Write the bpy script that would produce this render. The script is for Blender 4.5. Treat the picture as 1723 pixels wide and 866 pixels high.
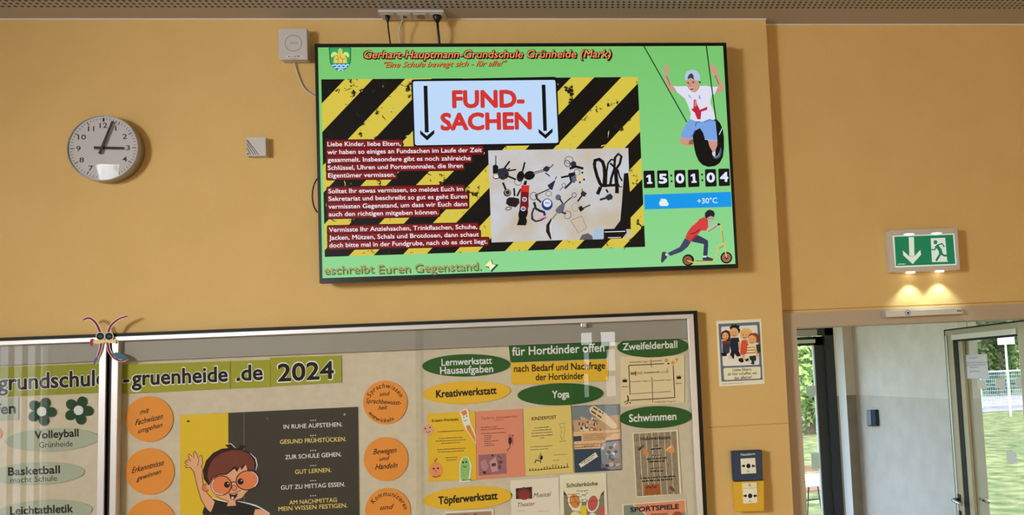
import bpy, bmesh, math, random
from mathutils import Vector, Matrix
random.seed(7)
for o in list(bpy.data.objects): bpy.data.objects.remove(o, do_unlink=True)
SC = bpy.context.scene
COL = SC.collection

# ------------------------------------------------------------------ camera
IW, IH = 1723.0, 866.0
FPX, CX, CY = 1301.17, 1142.86, 528.30
YAW, PITCH, ROLL = 0.103193, 0.0712676, -0.0467764
EYE = Vector((0.0, -3.55, 1.95))
_cy, _sy, _cp, _sp = math.cos(YAW), math.sin(YAW), math.cos(PITCH), math.sin(PITCH)
FWD = Vector((_sy*_cp, _cy*_cp, _sp))
_r0 = Vector((_cy, -_sy, 0)); _u0 = _r0.cross(FWD)
RGT = math.cos(ROLL)*_r0 + math.sin(ROLL)*_u0
UPV = -math.sin(ROLL)*_r0 + math.cos(ROLL)*_u0
cam = bpy.data.cameras.new('camera'); camo = bpy.data.objects.new('camera', cam); COL.objects.link(camo)
cam.sensor_width = 36; cam.lens = FPX/IW*36
cam.shift_x = (IW/2-CX)/IW; cam.shift_y = (CY-IH/2)/IW
cam.clip_start = .05; cam.clip_end = 300
mw = Matrix((RGT, UPV, -FWD)).transposed().to_4x4(); mw.translation = EYE
camo.matrix_world = mw
SC.camera = camo

# ------------------------------------------------------------------ world, sun, view
SC.view_settings.view_transform = 'Standard'; SC.view_settings.look = 'None'
SC.view_settings.exposure = 0.0; SC.view_settings.gamma = 1.0; SC.view_settings.use_curve_mapping = False
W = bpy.data.worlds.new('sky'); SC.world = W; W.use_nodes = True
nt = W.node_tree; nt.nodes.clear()
wo = nt.nodes.new('ShaderNodeOutputWorld'); wb = nt.nodes.new('ShaderNodeBackground'); ws = nt.nodes.new('ShaderNodeTexSky')
ws.sky_type = 'NISHITA'; ws.sun_disc = False; ws.sun_elevation = math.radians(52); ws.sun_rotation = math.radians(200)
ws.air_density = 1.0; ws.dust_density = 2.0
wb.inputs['Strength'].default_value = 1.25
nt.links.new(ws.outputs[0], wb.inputs[0]); nt.links.new(wb.outputs[0], wo.inputs[0])
sun = bpy.data.lights.new('sun', 'SUN'); sun.energy = 1.9; sun.angle = math.radians(.6); sun.color = (1, .96, .86)
suno = bpy.data.objects.new('sun', sun); COL.objects.link(suno); suno.location = (10, 10, 20)
suno.rotation_euler = Vector((-.75, -.12, -.70)).to_track_quat('-Z', 'Y').to_euler()
def area(name, loc, aim, sx, sy, power, color=(1, 1, 1)):
    l = bpy.data.lights.new(name, 'AREA'); l.shape = 'RECTANGLE'; l.size = sx; l.size_y = sy; l.energy = power; l.color = color
    o = bpy.data.objects.new(name, l); COL.objects.link(o); o.location = loc
    o.rotation_euler = (Vector(aim)-Vector(loc)).to_track_quat('-Z', 'Y').to_euler(); return o
# daylight entering by the room's side windows and by the back door
area('window_daylight', (-4.42, -4.3, 3.07), (0.9, 0, 1.3), 1.5, .8, 68, (.97, .98, 1.0)).data.spread = math.radians(84)

# ------------------------------------------------------------------ pixel -> place
def ray(px, py): return FWD*FPX + RGT*(px-CX) - UPV*(py-CY)
def P(px, py, Y=0.0):
    d = ray(px, py); return EYE + d*((Y-EYE.y)/d.y)
def PZ(px, py, Z):
    d = ray(px, py); return EYE + d*((Z-EYE.z)/d.z)
def PV(px, py, A, B):                       # vertical plane through A and B
    n = Vector((B.y-A.y, -(B.x-A.x), 0)); d = ray(px, py)
    return EYE + d*((A-EYE).dot(n)/d.dot(n))
def T(x0, y0, s):                           # crop coordinates -> photo pixels
    return lambda *a: [(x0+a[i]/s, y0+a[i+1]/s) for i in range(0, len(a), 2)]

# ------------------------------------------------------------------ materials
def lin(c):
    c = c/255.0
    return c/12.92 if c <= .04045 else ((c+.055)/1.055)**2.4
MATS = {}
LT = (.68, .62, .51)
def newmat(name):
    m = bpy.data.materials.new(name); m.use_nodes = True
    return m, m.node_tree, m.node_tree.nodes['Principled BSDF']
def solid(name, rgb, rough=.6, metal=0.0, spec=.3):
    if name in MATS: return MATS[name]
    m, t, b = newmat(name)
    b.inputs['Base Color'].default_value = (*rgb, 1); b.inputs['Roughness'].default_value = rough
    b.inputs['Metallic'].default_value = metal; b.inputs['Specular IOR Level'].default_value = spec
    MATS[name] = m; return m
def pc(r, g, b, rough=.65):                 # printed / painted colour as seen in the warm hall light
    k = tuple(max(.008, min(.9, lin(v)/l)) for v, l in zip((r, g, b), LT))
    return solid('print_%d_%d_%d' % (r, g, b), k, rough, 0, .2)
def em(r, g, b, s=1.0):                     # pixels of the lit screen
    n = 'screen_%d_%d_%d' % (r, g, b)
    if n in MATS: return MATS[n]
    m, t, bs = newmat(n)
    bs.inputs['Base Color'].default_value = (.005, .005, .005, 1); bs.inputs['Roughness'].default_value = .22
    bs.inputs['Specular IOR Level'].default_value = .35
    bs.inputs['Emission Color'].default_value = (lin(r), lin(g), lin(b), 1); bs.inputs['Emission Strength'].default_value = s
    MATS[n] = m; return m
def glow(name, rgb, s):
    m, t, bs = newmat(name); bs.inputs['Base Color'].default_value = (.8, .8, .8, 1)
    bs.inputs['Emission Color'].default_value = (*rgb, 1); bs.inputs['Emission Strength'].default_value = s; return m
def textured(name, c1, c2, scale=6, rough=.8, bump=.0, bscale=200, detail=4, stretch=None, spec=.2, lo=.35, hi=.65):
    m, t, b = newmat(name); N = t.nodes; L = t.links
    tc = N.new('ShaderNodeTexCoord'); src = tc.outputs['Object']
    if stretch:
        mp = N.new('ShaderNodeMapping'); mp.inputs['Scale'].default_value = stretch; L.new(src, mp.inputs[0]); src = mp.outputs[0]
    n = N.new('ShaderNodeTexNoise'); n.inputs['Scale'].default_value = scale; n.inputs['Detail'].default_value = detail; L.new(src, n.inputs['Vector'])
    r = N.new('ShaderNodeValToRGB'); r.color_ramp.elements[0].color = (*c1, 1); r.color_ramp.elements[1].color = (*c2, 1)
    r.color_ramp.elements[0].position = lo; r.color_ramp.elements[1].position = hi
    L.new(n.outputs[0], r.inputs[0]); L.new(r.outputs[0], b.inputs['Base Color'])
    b.inputs['Roughness'].default_value = rough; b.inputs['Specular IOR Level'].default_value = spec
    if bump:
        n2 = N.new('ShaderNodeTexNoise'); n2.inputs['Scale'].default_value = bscale; n2.inputs['Detail'].default_value = 3; L.new(src, n2.inputs['Vector'])
        bp = N.new('ShaderNodeBump'); bp.inputs['Strength'].default_value = bump; bp.inputs['Distance'].default_value = .004
        L.new(n2.outputs[0], bp.inputs['Height']); L.new(bp.outputs[0], b.inputs['Normal'])
    MATS[name] = m; return m
def glassmat(name, tint=(1, 1, 1), ior=1.45, rough=.0, gloss=1.0):
    m = bpy.data.materials.new(name); m.use_nodes = True; t = m.node_tree; t.nodes.clear(); N = t.nodes; L = t.links
    o = N.new('ShaderNodeOutputMaterial'); mx = N.new('ShaderNodeMixShader'); tr = N.new('ShaderNodeBsdfTransparent'); gl = N.new('ShaderNodeBsdfGlossy'); fr = N.new('ShaderNodeFresnel')
    tr.inputs[0].default_value = (*tint, 1); gl.inputs['Roughness'].default_value = rough; gl.inputs['Color'].default_value = (gloss, gloss, gloss, 1); fr.inputs[0].default_value = ior
    ge = N.new('ShaderNodeNewGeometry'); iv = N.new('ShaderNodeMath'); iv.operation = 'SUBTRACT'; iv.inputs[0].default_value = 1.0; L.new(ge.outputs['Backfacing'], iv.inputs[1])
    ml = N.new('ShaderNodeMath'); ml.operation = 'MULTIPLY'; L.new(fr.outputs[0], ml.inputs[0]); L.new(iv.outputs[0], ml.inputs[1])
    L.new(ml.outputs[0], mx.inputs[0]); L.new(tr.outputs[0], mx.inputs[1]); L.new(gl.outputs[0], mx.inputs[2]); L.new(mx.outputs[0], o.inputs[0]); return m

yel1 = (.735, .50, .19); yel2 = (.76, .52, .205)
M_WALL = textured('yellow_plaster', yel1, yel2, 5, .85, .5, 170)
M_WHITE = textured('white_plaster', (.72, .68, .66), (.80, .75, .73), 7, .85, .4, 200)
M_DADO = textured('grey_dado_paint', (.60, .565, .54), (.66, .62, .59), 7, .7, .4, 200)
M_CREAMWALL = textured('cream_plaster', (.76, .68, .56), (.82, .73, .61), 7, .85, .3, 200)
M_FLOOR = textured('ochre_linoleum', (.50, .40, .27), (.56, .45, .31), 14, .5)
M_FRAME = solid('beige_lacquer', (.49, .39, .275), .45)
M_ALU = solid('brushed_aluminium', (.68, .66, .63), .38, .35)
M_ALU2 = solid('champagne_aluminium', (.40, .35, .26), .35, .3)
M_DARK = solid('black_rubber', (.008, .007, .006), .6)
M_ANTH = solid('anthracite_lacquer', (.030, .034, .040), .45)
M_RAIL = solid('grey_rail', (.36, .33, .29), .5)
M_BOARD = textured('cream_board', (.69, .60, .46), (.74, .645, .495), 30, .8)
M_GLASS = glassmat('clear_glass', (.97, .98, .97), 1.4)
M_GLASSD = glassmat('door_glass', (.96, .97, .96), 1.2)
M_CLOCKGLASS = glassmat('thin_clock_glass', (1, 1, 1), 1.2)
M_WPLAS = solid('white_plastic', (.60, .585, .575), .4)
M_GPLAS = solid('grey_plastic', (.40, .38, .36), .45)
M_BLACK = solid('black_plastic', (.006, .006, .006), .35, 0, .4)
M_STEEL = solid('polished_steel', (.55, .55, .55), .2, .95)
M_PANE = glow('frosted_daylight_pane', (.93, .96, 1.0), 9.0)

# ------------------------------------------------------------------ object helpers
def wl(o):
    v = Vector((0, 0, 0))
    while o is not None: v = v + o.location; o = o.parent
    return v
def tag(o, label=None, cat=None, group=None, kind=None):
    if label: o['label'] = label
    if cat: o['category'] = cat
    if group: o['group'] = group
    if kind: o['kind'] = kind
    return o
def empty(name, loc, label=None, cat=None, group=None, kind=None):
    e = bpy.data.objects.new(name, None); COL.objects.link(e); e.location = loc; e.empty_display_size = .05
    return tag(e, label, cat, group, kind)
def mk(name, verts, faces, mats, parent=None, mi=None, smooth=False, origin=None, recalc=False):
    if not isinstance(mats, (list, tuple)): mats = [mats]
    verts = [Vector(v) for v in verts]
    if parent is not None: off = wl(parent)
    elif origin is not None: off = Vector(origin)
    else:
        lo = [min(v[i] for v in verts) for i in range(3)]; hi = [max(v[i] for v in verts) for i in range(3)]
        off = Vector(((lo[0]+hi[0])/2, (lo[1]+hi[1])/2, lo[2]))
    me = bpy.data.meshes.new(name); me.from_pydata([v-off for v in verts], [], faces)
    for m in mats: me.materials.append(m)
    if mi: me.polygons.foreach_set('material_index', mi)
    if smooth: me.polygons.foreach_set('use_smooth', [True]*len(me.polygons))
    if recalc:
        b = bmesh.new(); b.from_mesh(me); bmesh.ops.recalc_face_normals(b, faces=b.faces); b.to_mesh(me); b.free()
    me.update()
    o = bpy.data.objects.new(name, me); COL.objects.link(o)
    if parent is not None: o.parent = parent
    else: o.location = off
    return o
class B:                                     # a collector of solids for one mesh
    def __init__(s): s.v = []; s.f = []
    def add(s, v, f):
        n = len(s.v); s.v += [Vector(q) for q in v]; s.f += [tuple(n+i for i in q) for q in f]; return s
    def box(s, a, b):
        x0, x1 = sorted((a[0], b[0])); y0, y1 = sorted((a[1], b[1])); z0, z1 = sorted((a[2], b[2]))
        return s.add([(x0,y0,z0),(x1,y0,z0),(x1,y1,z0),(x0,y1,z0),(x0,y0,z1),(x1,y0,z1),(x1,y1,z1),(x0,y1,z1)],
              [(0,3,2,1),(4,5,6,7),(0,1,5,4),(1,2,6,5),(2,3,7,6),(3,0,4,7)])
    def prism(s, front, back):               # two matching loops
        n = len(front); v = list(front)+list(back)
        f = [tuple(range(n)), tuple(range(2*n-1, n-1, -1))]
        for i in range(n): j = (i+1) % n; f.append((j, i, n+i, n+j))
        return s.add(v, f)
    def slab(s, px, Y0, Y1):                 # outline in photo pixels on the plane Y0, extruded back to Y1
        a = [P(x, y, Y0) for x, y in px]; b = [Vector((q.x, Y1, q.z)) for q in a]
        return s.prism(a, b)
    def ring(s, outer, inner, Y0, Y1):       # flat frame between two matching pixel loops
        n = len(outer)
        for i in range(n):
            j = (i+1) % n
            s.slab([outer[i], outer[j], inner[j], inner[i]], Y0, Y1)
        return s
    def tube(s, pts, r, n=8, caps=True):
        pts = [Vector(p) for p in pts]; rings = []
        for i, p in enumerate(pts):
            d = (pts[min(i+1, len(pts)-1)]-pts[max(i-1, 0)]).normalized()
            a = d.cross(Vector((0, 0, 1)) if abs(d.z) < .9 else Vector((1, 0, 0))).normalized(); c = d.cross(a)
            rr = r[i] if isinstance(r, (list, tuple)) else r
            rings.append([p+(a*math.cos(2*math.pi*k/n)+c*math.sin(2*math.pi*k/n))*rr for k in range(n)])
        v = [q for g in rings for q in g]; f = []
        for i in range(len(pts)-1):
            for k in range(n):
                k2 = (k+1) % n; f.append((i*n+k, i*n+k2, (i+1)*n+k2, (i+1)*n+k))
        if caps: f.append(tuple(range(n-1, -1, -1))); f.append(tuple((len(pts)-1)*n+k for k in range(n)))
        return s.add(v, f)
    def make(s, name, mat, parent=None, smooth=False, bevel=0, origin=None):
        o = mk(name, s.v, s.f, mat, parent, smooth=smooth, origin=origin, recalc=True)
        if bevel:
            m = o.modifiers.new('bevel', 'BEVEL'); m.width = bevel; m.segments = 2; m.limit_method = 'ANGLE'
        return o
def smooth_path(pts, n=6):
    pts = [Vector(p) for p in pts]; out = []
    for i in range(len(pts)-1):
        p0 = pts[max(i-1, 0)]; p1 = pts[i]; p2 = pts[i+1]; p3 = pts[min(i+2, len(pts)-1)]
        for k in range(n):
            t = k/n
            out.append(.5*((2*p1)+(p2-p0)*t+(2*p0-5*p1+4*p2-p3)*t*t+(3*p1-p0-3*p2+p3)*t**3))
    return out+[pts[-1]]
def struct(o): o['kind'] = 'structure'; return o
def ell(cx, cy, rx, ry, rot=0, n=40, a0=0, a1=360):
    c, s = math.cos(math.radians(rot)), math.sin(math.radians(rot)); out = []
    full = abs(a1-a0) >= 360
    for k in range(n if full else n+1):
        a = math.radians(a0+(a1-a0)*k/n); x, y = rx*math.cos(a), ry*math.sin(a)
        out.append((cx+x*c-y*s, cy+x*s+y*c))
    return out
def clip(poly, win):                          # convex window, Sutherland-Hodgman
    area2 = sum(win[i][0]*win[(i+1) % len(win)][1]-win[(i+1) % len(win)][0]*win[i][1] for i in range(len(win)))
    w = win if area2 > 0 else win[::-1]
    for i in range(len(w)):
        a, b = w[i], w[(i+1) % len(w)]; out = []
        side = lambda p: (b[0]-a[0])*(p[1]-a[1])-(b[1]-a[1])*(p[0]-a[0])
        for j in range(len(poly)):
            p, q = poly[j], poly[(j+1) % len(poly)]; sp, sq = side(p), side(q)
            if sp >= 0: out.append(p)
            if (sp >= 0) != (sq >= 0):
                t = sp/(sp-sq); out.append((p[0]+(q[0]-p[0])*t, p[1]+(q[1]-p[1])*t))
        poly = out
        if not poly: return []
    return poly

# lettering: outlines of the built-in face, flattened to (x, y) in units of the capital height
_TX = {}
def glyphs(s, bold=0, shear=0):
    k = (s, bold, shear)
    if k in _TX: return _TX[k]
    c = bpy.data.curves.new('lettering', 'FONT'); c.body = s; c.size = 1; c.offset = bold; c.shear = shear; c.resolution_u = 3; c.fill_mode = 'FRONT'
    o = bpy.data.objects.new('lettering', c); me = o.to_mesh()
    v = [(q.co.x, q.co.y) for q in me.vertices]; f = [tuple(p.vertices) for p in me.polygons]
    o.to_mesh_clear(); bpy.data.objects.remove(o); bpy.data.curves.remove(c)
    _TX[k] = (v, f); return _TX[k]
CAP = max(q[1] for q in glyphs('H')[0])
LAYER = {}
class Art:                                    # flat print lying on a surface: polygons in photo pixels, one mesh
    def __init__(s, name, parent, Y, place=None):
        s.name, s.parent, s.Y = name, parent, Y; s.v = []; s.f = []; s.mi = []; s.m = []; s.key = (parent.name if parent else name, round(Y, 5)); s.k = LAYER.get(s.key, 0)
        s.place = place or (lambda x, y, d: P(x, y, s.Y-d))
    def _mat(s, m):
        if isinstance(m, tuple): m = (em if s.lit else pc)(*m)
        if m not in s.m: s.m.append(m)
        return s.m.index(m)
    lit = False
    def _d(s): s.k += 1; LAYER[s.key] = s.k; return .0001+s.k*1.0e-5
    def poly(s, pts, m):
        if len(pts) < 3: return s
        d = s._d(); n = len(s.v); s.v += [s.place(x, y, d) for x, y in pts]
        s.f.append(tuple(range(n, n+len(pts)))); s.mi.append(s._mat(m)); return s
    def ell(s, cx, cy, rx, ry, m, rot=0, n=20): return s.poly(ell(cx, cy, rx, ry, rot, n), m)
    def ringe(s, cx, cy, rx, ry, w, m, rot=0, n=20): return s.line(ell(cx, cy, rx, ry, rot, n), w, m, True)
    def line(s, pts, w, m, closed=False):
        d = s._d(); N = len(pts); L = []; R = []
        for i in range(N):
            a = pts[(i-1) % N] if (closed or i > 0) else pts[i]; b = pts[(i+1) % N] if (closed or i < N-1) else pts[i]
            dx, dy = b[0]-a[0], b[1]-a[1]; q = math.hypot(dx, dy) or 1
            ww = (w[i] if isinstance(w, (list, tuple)) else w)/2
            nx, ny = -dy/q*ww, dx/q*ww; L.append((pts[i][0]+nx, pts[i][1]+ny)); R.append((pts[i][0]-nx, pts[i][1]-ny))
        n = len(s.v); s.v += [s.place(x, y, d) for x, y in L+R]; mi = s._mat(m)
        for i in range(N if closed else N-1):
            j = (i+1) % N; s.f.append((n+i, n+j, n+N+j, n+N+i)); s.mi.append(mi)
        return s
    def text(s, t, x0, y0, x1, y1, h, m, bold=0, shear=0, lean=None, dx=0, dy=0):
        if lean is None: lean = -.035
        thin = bold if bold < 0 else 0
        v, f = glyphs(t, thin, shear); d = s._d(); lo = min(q[0] for q in v); hi = max(q[0] for q in v); mi = s._mat(m)
        e = max(bold, 0)/CAP*h; K = 8 if e > .5 else 4     # heavier strokes: the outline struck several times
        for ox, oy in ([(0, 0)] if e == 0 else [(0, 0)]+[(e*math.cos(2*math.pi*(j+.5)/K), e*math.sin(2*math.pi*(j+.5)/K)) for j in range(K)]):
            n = len(s.v); d += 4e-6; s.k += .4
            for x, y in v:
                u = (x-lo)/(hi-lo); w = y/CAP*h
                s.v.append(s.place(x0+dx+ox+(x1-x0)*u+w*lean, y0+dy+oy+(y1-y0)*u-w, d))
            for q in f: s.f.append(tuple(n+i for i in q)); s.mi.append(mi)
        LAYER[s.key] = s.k
        return s
    def arctext(s, t, cx, cy, r, a0, a1, h, m, bold=.0, shear=.2, inside=False):
        v0, _ = glyphs(t, bold, shear); W_ = max(q[0] for q in v0)
        pos = []; run = ''
        for ch in t:
            run += ch; pos.append(max(q[0] for q in glyphs(run, bold, shear)[0])/W_)
        d = s._d(); mi = s._mat(m); prev = 0
        for ch, e in zip(t, pos):
            mid = (prev+e)/2; wd = (e-prev)*abs(math.radians(a1-a0))*r; prev = e
            if ch == ' ': continue
            a = math.radians(a0+(a1-a0)*mid); v, f = glyphs(ch, bold, shear)
            lo = min(q[0] for q in v); hi = max(q[0] for q in v); n = len(s.v)
            ux, uy = (math.cos(a), math.sin(a)) if inside else (math.cos(a), math.sin(a))
            up = (-ux, -uy) if inside else (ux, uy); tx = (-up[1], up[0])
            for x, y in v:
                p = (x-(lo+hi)/2)/(hi-lo)*wd*.9; w = y/CAP*h
                s.v.append(s.place(cx+ux*r+tx[0]*p+up[0]*w, cy+uy*r+tx[1]*p+up[1]*w, d))
            for q in f: s.f.append(tuple(n+i for i in q)); s.mi.append(mi)
        return s
    def dashes(s, x0, y0, x1, y1, h, m, seed=0):   # a line of print too small to read
        rnd = random.Random(seed*97+int(x0*7+y0*13)); x = 0.0; L = x1-x0
        mi = s._mat(m); d = s._d()
        while x < L:
            w = min(rnd.uniform(1.2, 4.2)*h*.7, L-x); n = len(s.v); t0, t1 = x/L, (x+w)/L
            for t, k in ((t0, 0), (t1, 0), (t1, 1), (t0, 1)):
                hh = h*(.6+.3*rnd.random()); s.v.append(s.place(x0+L*t, y0+(y1-y0)*t-k*hh, d))
            s.f.append((n, n+1, n+2, n+3)); s.mi.append(mi); x += w+h*.45
        return s
    def done(s, label=None):
        o = mk(s.name, s.v, s.f, s.m, s.parent, s.mi)
        if label: o['label'] = label
        return o
def sheet(name, px, Y, mat, label, cat, group=None, thick=.0006):     # a sheet of paper or card hung on the plane Y
    if isinstance(mat, tuple): mat = pc(*mat)
    o = B().slab(px, Y-thick, Y).make(name, mat)
    return tag(o, label, cat, group)
# ================================================================== the hall
YR = .06                                     # the wall right of the pillar corner stands back
CEIL = (P(250, 31).z+P(690, 32).z+P(1150, 31.5).z)/3
XC = (P(1290, 40).x+P(1313.5, 490).x+P(1334, 850).x)/3
XD0 = (P(1340, 570, YR).x+P(1356, 850, YR).x)/2
XD1 = P(1800, 700, YR).x
ZD = (P(1345, 551, YR).z+P(1590, 541, YR).z)/2
ZL = (P(1325, 527, YR).z+P(1700, 512, YR).z)/2
XL, XR, YB = -4.5, 4.2, -7.5
struct(B().box((XL, YB, -.1), (XR, .2, 0)).box((0, .2, -.1), (2.6, 2.85, 0)).make('floor', M_FLOOR))
w = struct(B().box((XL, 0, 0), (XC, .2, CEIL)).make('wall_front', M_WALL, origin=(0, 0, 0)))
seam = M_SEAM = solid('shadow_joint', (.33, .2, .07), .9)
Bs = B(); a = P(1192, 718); b = P(1331, 712); Bs.box((a.x, -.0008, (a.z+b.z)/2-.0012), (XC, .001, (a.z+b.z)/2+.0012)); Bs.make('panel_joint', seam, w)
w = B(); w.box((XC, YR, ZL), (XR, .2, CEIL)); w.box((XD1+.06, YR, 0), (XR, .2, ZL))
w = struct(w.make('wall_recess', M_WALL, origin=(0, 0, 0)))
zj = (P(1325, 521, YR).z+P(1700, 508.5, YR).z)/2
B().box((XC, YR-.001, zj-.0015), (XR, YR+.001, zj+.0015)).make('panel_joint', seam, w)
WIN = ((-5.2, -3.7, 2.62, 3.5, 'window_1', 6.0), (-3.5, -1.3, .9, 2.45, 'window_5', 3.2))
lw = B(); lw.box((XL-.2, YB, 0), (XL, -5.2, CEIL)); lw.box((XL-.2, -3.7, 0), (XL, -3.5, CEIL)); lw.box((XL-.2, -1.3, 0), (XL, .2, CEIL))
for y0, y1, z0, z1, nm, st in WIN: lw.box((XL-.2, y0, 0), (XL, y1, z0)); lw.box((XL-.2, y0, z1), (XL, y1, CEIL))
struct(lw.make('wall_left', M_WALL, origin=(0, 0, 0)))
for y0, y1, z0, z1, nm, st in WIN:
    wn = struct(empty(nm, (XL-.1, (y0+y1)/2, z0)))
    B().box((XL-.12, y0, z0), (XL-.10, y1, z1)).make('pane', glow(nm+'_daylight', (.93, .97, 1.0), st), wn)
    fb = B()
    for yy in (y0, (y0+y1)/2-.03, y1-.06): fb.box((XL-.1, yy, z0), (XL-.02, yy+.06, z1))
    for zz in (z0, z1-.06): fb.box((XL-.1, y0, zz), (XL-.02, y1, zz+.06))
    fb.make('window_frame', M_WHITE, wn)
    if nm == 'window_5':
        n_ = int((y1-y0)/.14)
        for i in range(n_): B().box((XL+.03, y0+.14*i, z0-.05), (XL+.032, y0+.14*i+.06, z1+.05)).make('blind_slat', M_WHITE, wn)
struct(B().box((XR, YB, 0), (XR+.2, .2, CEIL)).make('wall_right', M_WALL, origin=(0, 0, 0)))
BX0, BX1 = -.42, .36
struct(B().box((XL-.2, YB-.2, 0), (BX0, YB, CEIL)).box((BX1, YB-.2, 0), (1.55, YB, CEIL)).box((1.55, YB-.2, 0), (4.0, YB, .3)).box((1.55, YB-.2, 1.8), (4.0, YB, CEIL)).box((4.0, YB-.2, 0), (XR+.2, YB, CEIL)).box((BX0, YB-.2, 2.6), (BX1, YB, CEIL)).make('wall_back', M_WALL, origin=(0, 0, 0)))
wn = struct(empty('fill_window', (2.8, YB-.1, .3)))  # added glowing window behind the camera, warm frontal fill for wall and pillar
B().box((1.55, YB-.12, .3), (4.0, YB-.10, 1.8)).make('warm_fill_pane', glow('warm_fill_glow', (1, .86, .58), 7.5), wn)
fb = B()
for xx in (1.55, 2.74, 3.94): fb.box((xx, YB-.1, .3), (xx+.06, YB-.02, 1.8))
for zz in (.3, 1.74): fb.box((1.55, YB-.1, zz), (4.0, YB-.02, zz+.06))
fb.make('window_frame', M_WHITE, wn)
bd = struct(empty('door_2', (0, YB-.1, 0)))
B().box((BX0, YB-.15, 0), (BX1, YB-.08, 2.6)).make('leaf', M_ANTH, bd)
for x0, x1, z0, z1, st in ((-.27, -.12, 2.36, 2.53, 13), (.01, .21, 2.33, 2.53, 13), (-.24, -.17, 2.02, 2.28, 7), (-.25, -.19, 1.62, 1.95, 6), (.08, .20, 1.98, 2.28, 6), (.06, .19, 1.62, 1.9, 5), (.03, .20, .75, 1.5, 2.5)):
    B().box((x0, YB-.08, z0), (x1, YB-.07, z1)).make('pane', glow('door_daylight_%d' % int(st*10), (.93, .96, 1.0), st), bd)
# perforated ceiling
cm, t, bs = newmat('perforated_ceiling'); N, L = t.nodes, t.links
tc = N.new('ShaderNodeTexCoord'); sc_ = N.new('ShaderNodeVectorMath'); sc_.operation = 'SCALE'; sc_.inputs['Scale'].default_value = 1/.0255; L.new(tc.outputs['Object'], sc_.inputs[0])
fr = N.new('ShaderNodeVectorMath'); fr.operation = 'FRACTION'; L.new(sc_.outputs[0], fr.inputs[0])
sb = N.new('ShaderNodeVectorMath'); sb.operation = 'SUBTRACT'; sb.inputs[1].default_value = (.5, .5, 0); L.new(fr.outputs[0], sb.inputs[0])
fl = N.new('ShaderNodeVectorMath'); fl.operation = 'MULTIPLY'; fl.inputs[1].default_value = (1, 1, 0); L.new(sb.outputs[0], fl.inputs[0])
le = N.new('ShaderNodeVectorMath'); le.operation = 'LENGTH'; L.new(fl.outputs[0], le.inputs[0])
lt = N.new('ShaderNodeMath'); lt.operation = 'LESS_THAN'; lt.inputs[1].default_value = .27; L.new(le.outputs['Value'], lt.inputs[0])
sx = N.new('ShaderNodeSeparateXYZ'); L.new(tc.outputs['Object'], sx.inputs[0])
ly = N.new('ShaderNodeMath'); ly.operation = 'LESS_THAN'; ly.inputs[1].default_value = -.107; L.new(sx.outputs['Y'], ly.inputs[0])
mu = N.new('ShaderNodeMath'); mu.operation = 'MULTIPLY'; L.new(lt.outputs[0], mu.inputs[0]); L.new(ly.outputs[0], mu.inputs[1])
mx = N.new('ShaderNodeMixRGB'); mx.inputs[1].default_value = (.47, .43, .40, 1); mx.inputs[2].default_value = (.05, .035, .025, 1); L.new(mu.outputs[0], mx.inputs[0]); L.new(mx.outputs[0], bs.inputs['Base Color'])
bs.inputs['Roughness'].default_value = .9
struct(B().box((XL-.2, YB-.2, CEIL), (XR+.2, .2, CEIL+.12)).make('ceiling', cm, origin=(0, 0, CEIL)))
M_BEAD = solid('white_sealant', (.80, .74, .66), .6)
struct(B().box((XL, -.004, CEIL-.006), (XC+.003, 0, CEIL)).make('trim_1', M_BEAD))
struct(B().box((XC, YR-.004, CEIL-.006), (XR, YR, CEIL)).make('trim_2', M_BEAD))
M_LAMP = glow('added_lamp_diffuser', (1, .93, .82), 2.0)  # unseen ceiling lamps, added for soft downward light
for lx, ly_, lb in ((-2.2, -4.9, 'added square ceiling lamp beside the clerestory window'), (1.6, -4.9, 'added square ceiling lamp on the fill window side'), (-.3, -6.4, 'added square ceiling lamp before the glazed back door')):
    e = empty('added_ceiling_lamp', (lx, ly_, CEIL), lb, 'lamp', 'added unseen ceiling lamps of the hall')
    B().box((lx-.31, ly_-.31, CEIL-.05), (lx+.31, ly_+.31, CEIL)).make('housing', M_WPLAS, e)
    B().box((lx-.29, ly_-.29, CEIL-.056), (lx+.29, ly_+.29, CEIL-.05)).make('diffuser', M_LAMP, e)

# ------------------------------------------------------------------ inner door: frame and open leaf
d1 = struct(empty('door_1', ((XD0+XD1)/2, .1, 0)))
B().box((XC, .045, 0), (XD0, .2, ZD)).make('jamb', M_FRAME, d1)
B().box((XD1, .045, 0), (XD1+.06, .2, ZD)).make('jamb', M_FRAME, d1)
B().box((XC, .045, ZD), (XD1+.06, .2, ZL)).make('lintel', M_FRAME, d1)
LA = P(1602, 700, 1.15); LB = P(1745, 700, .20); LA.z = LB.z = 0
lu = (LB-LA).normalized(); ln = Vector((lu.y, -lu.x, 0))
if ln.x > 0: ln = -ln                        # ln points back towards the hall side of the leaf
LZ = P(1591, 556, 1.15).z
def leafx(px, py=700): return (PV(px, py, LA, LB)-LA).dot(lu)
LW = (LB-LA).length
def leafbox(bb, u0, u1, z0, z1, n0, n1):
    q = [LA+lu*u+ln*n for u, n in ((u0, n0), (u1, n0), (u1, n1), (u0, n1))]
    return bb.prism([Vector((p.x, p.y, z0)) for p in q], [Vector((p.x, p.y, z1)) for p in q])
s1, s2, s3 = leafx(1614), leafx(1620.5), leafx(1628)   # rim, gasket, inner edge at handle height
ztop = PV(1612, 571, LA, LB).z
leaf = leafbox(leafbox(leafbox(leafbox(B(), 0, s1, 0, LZ, -.05, .01), LW-.11, LW, 0, LZ, -.05, .01), s1, LW-.11, ztop, LZ, -.05, .01), s1, LW-.11, 0, .25, -.05, .01).make('leaf', M_ALU2, d1, bevel=.004)
leafbox(leafbox(B(), s1, s2, .25, ztop, -.03, .004), s1, LW-.11, ztop-.012, ztop, -.03, .004).make('gasket', M_DARK, leaf)
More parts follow.
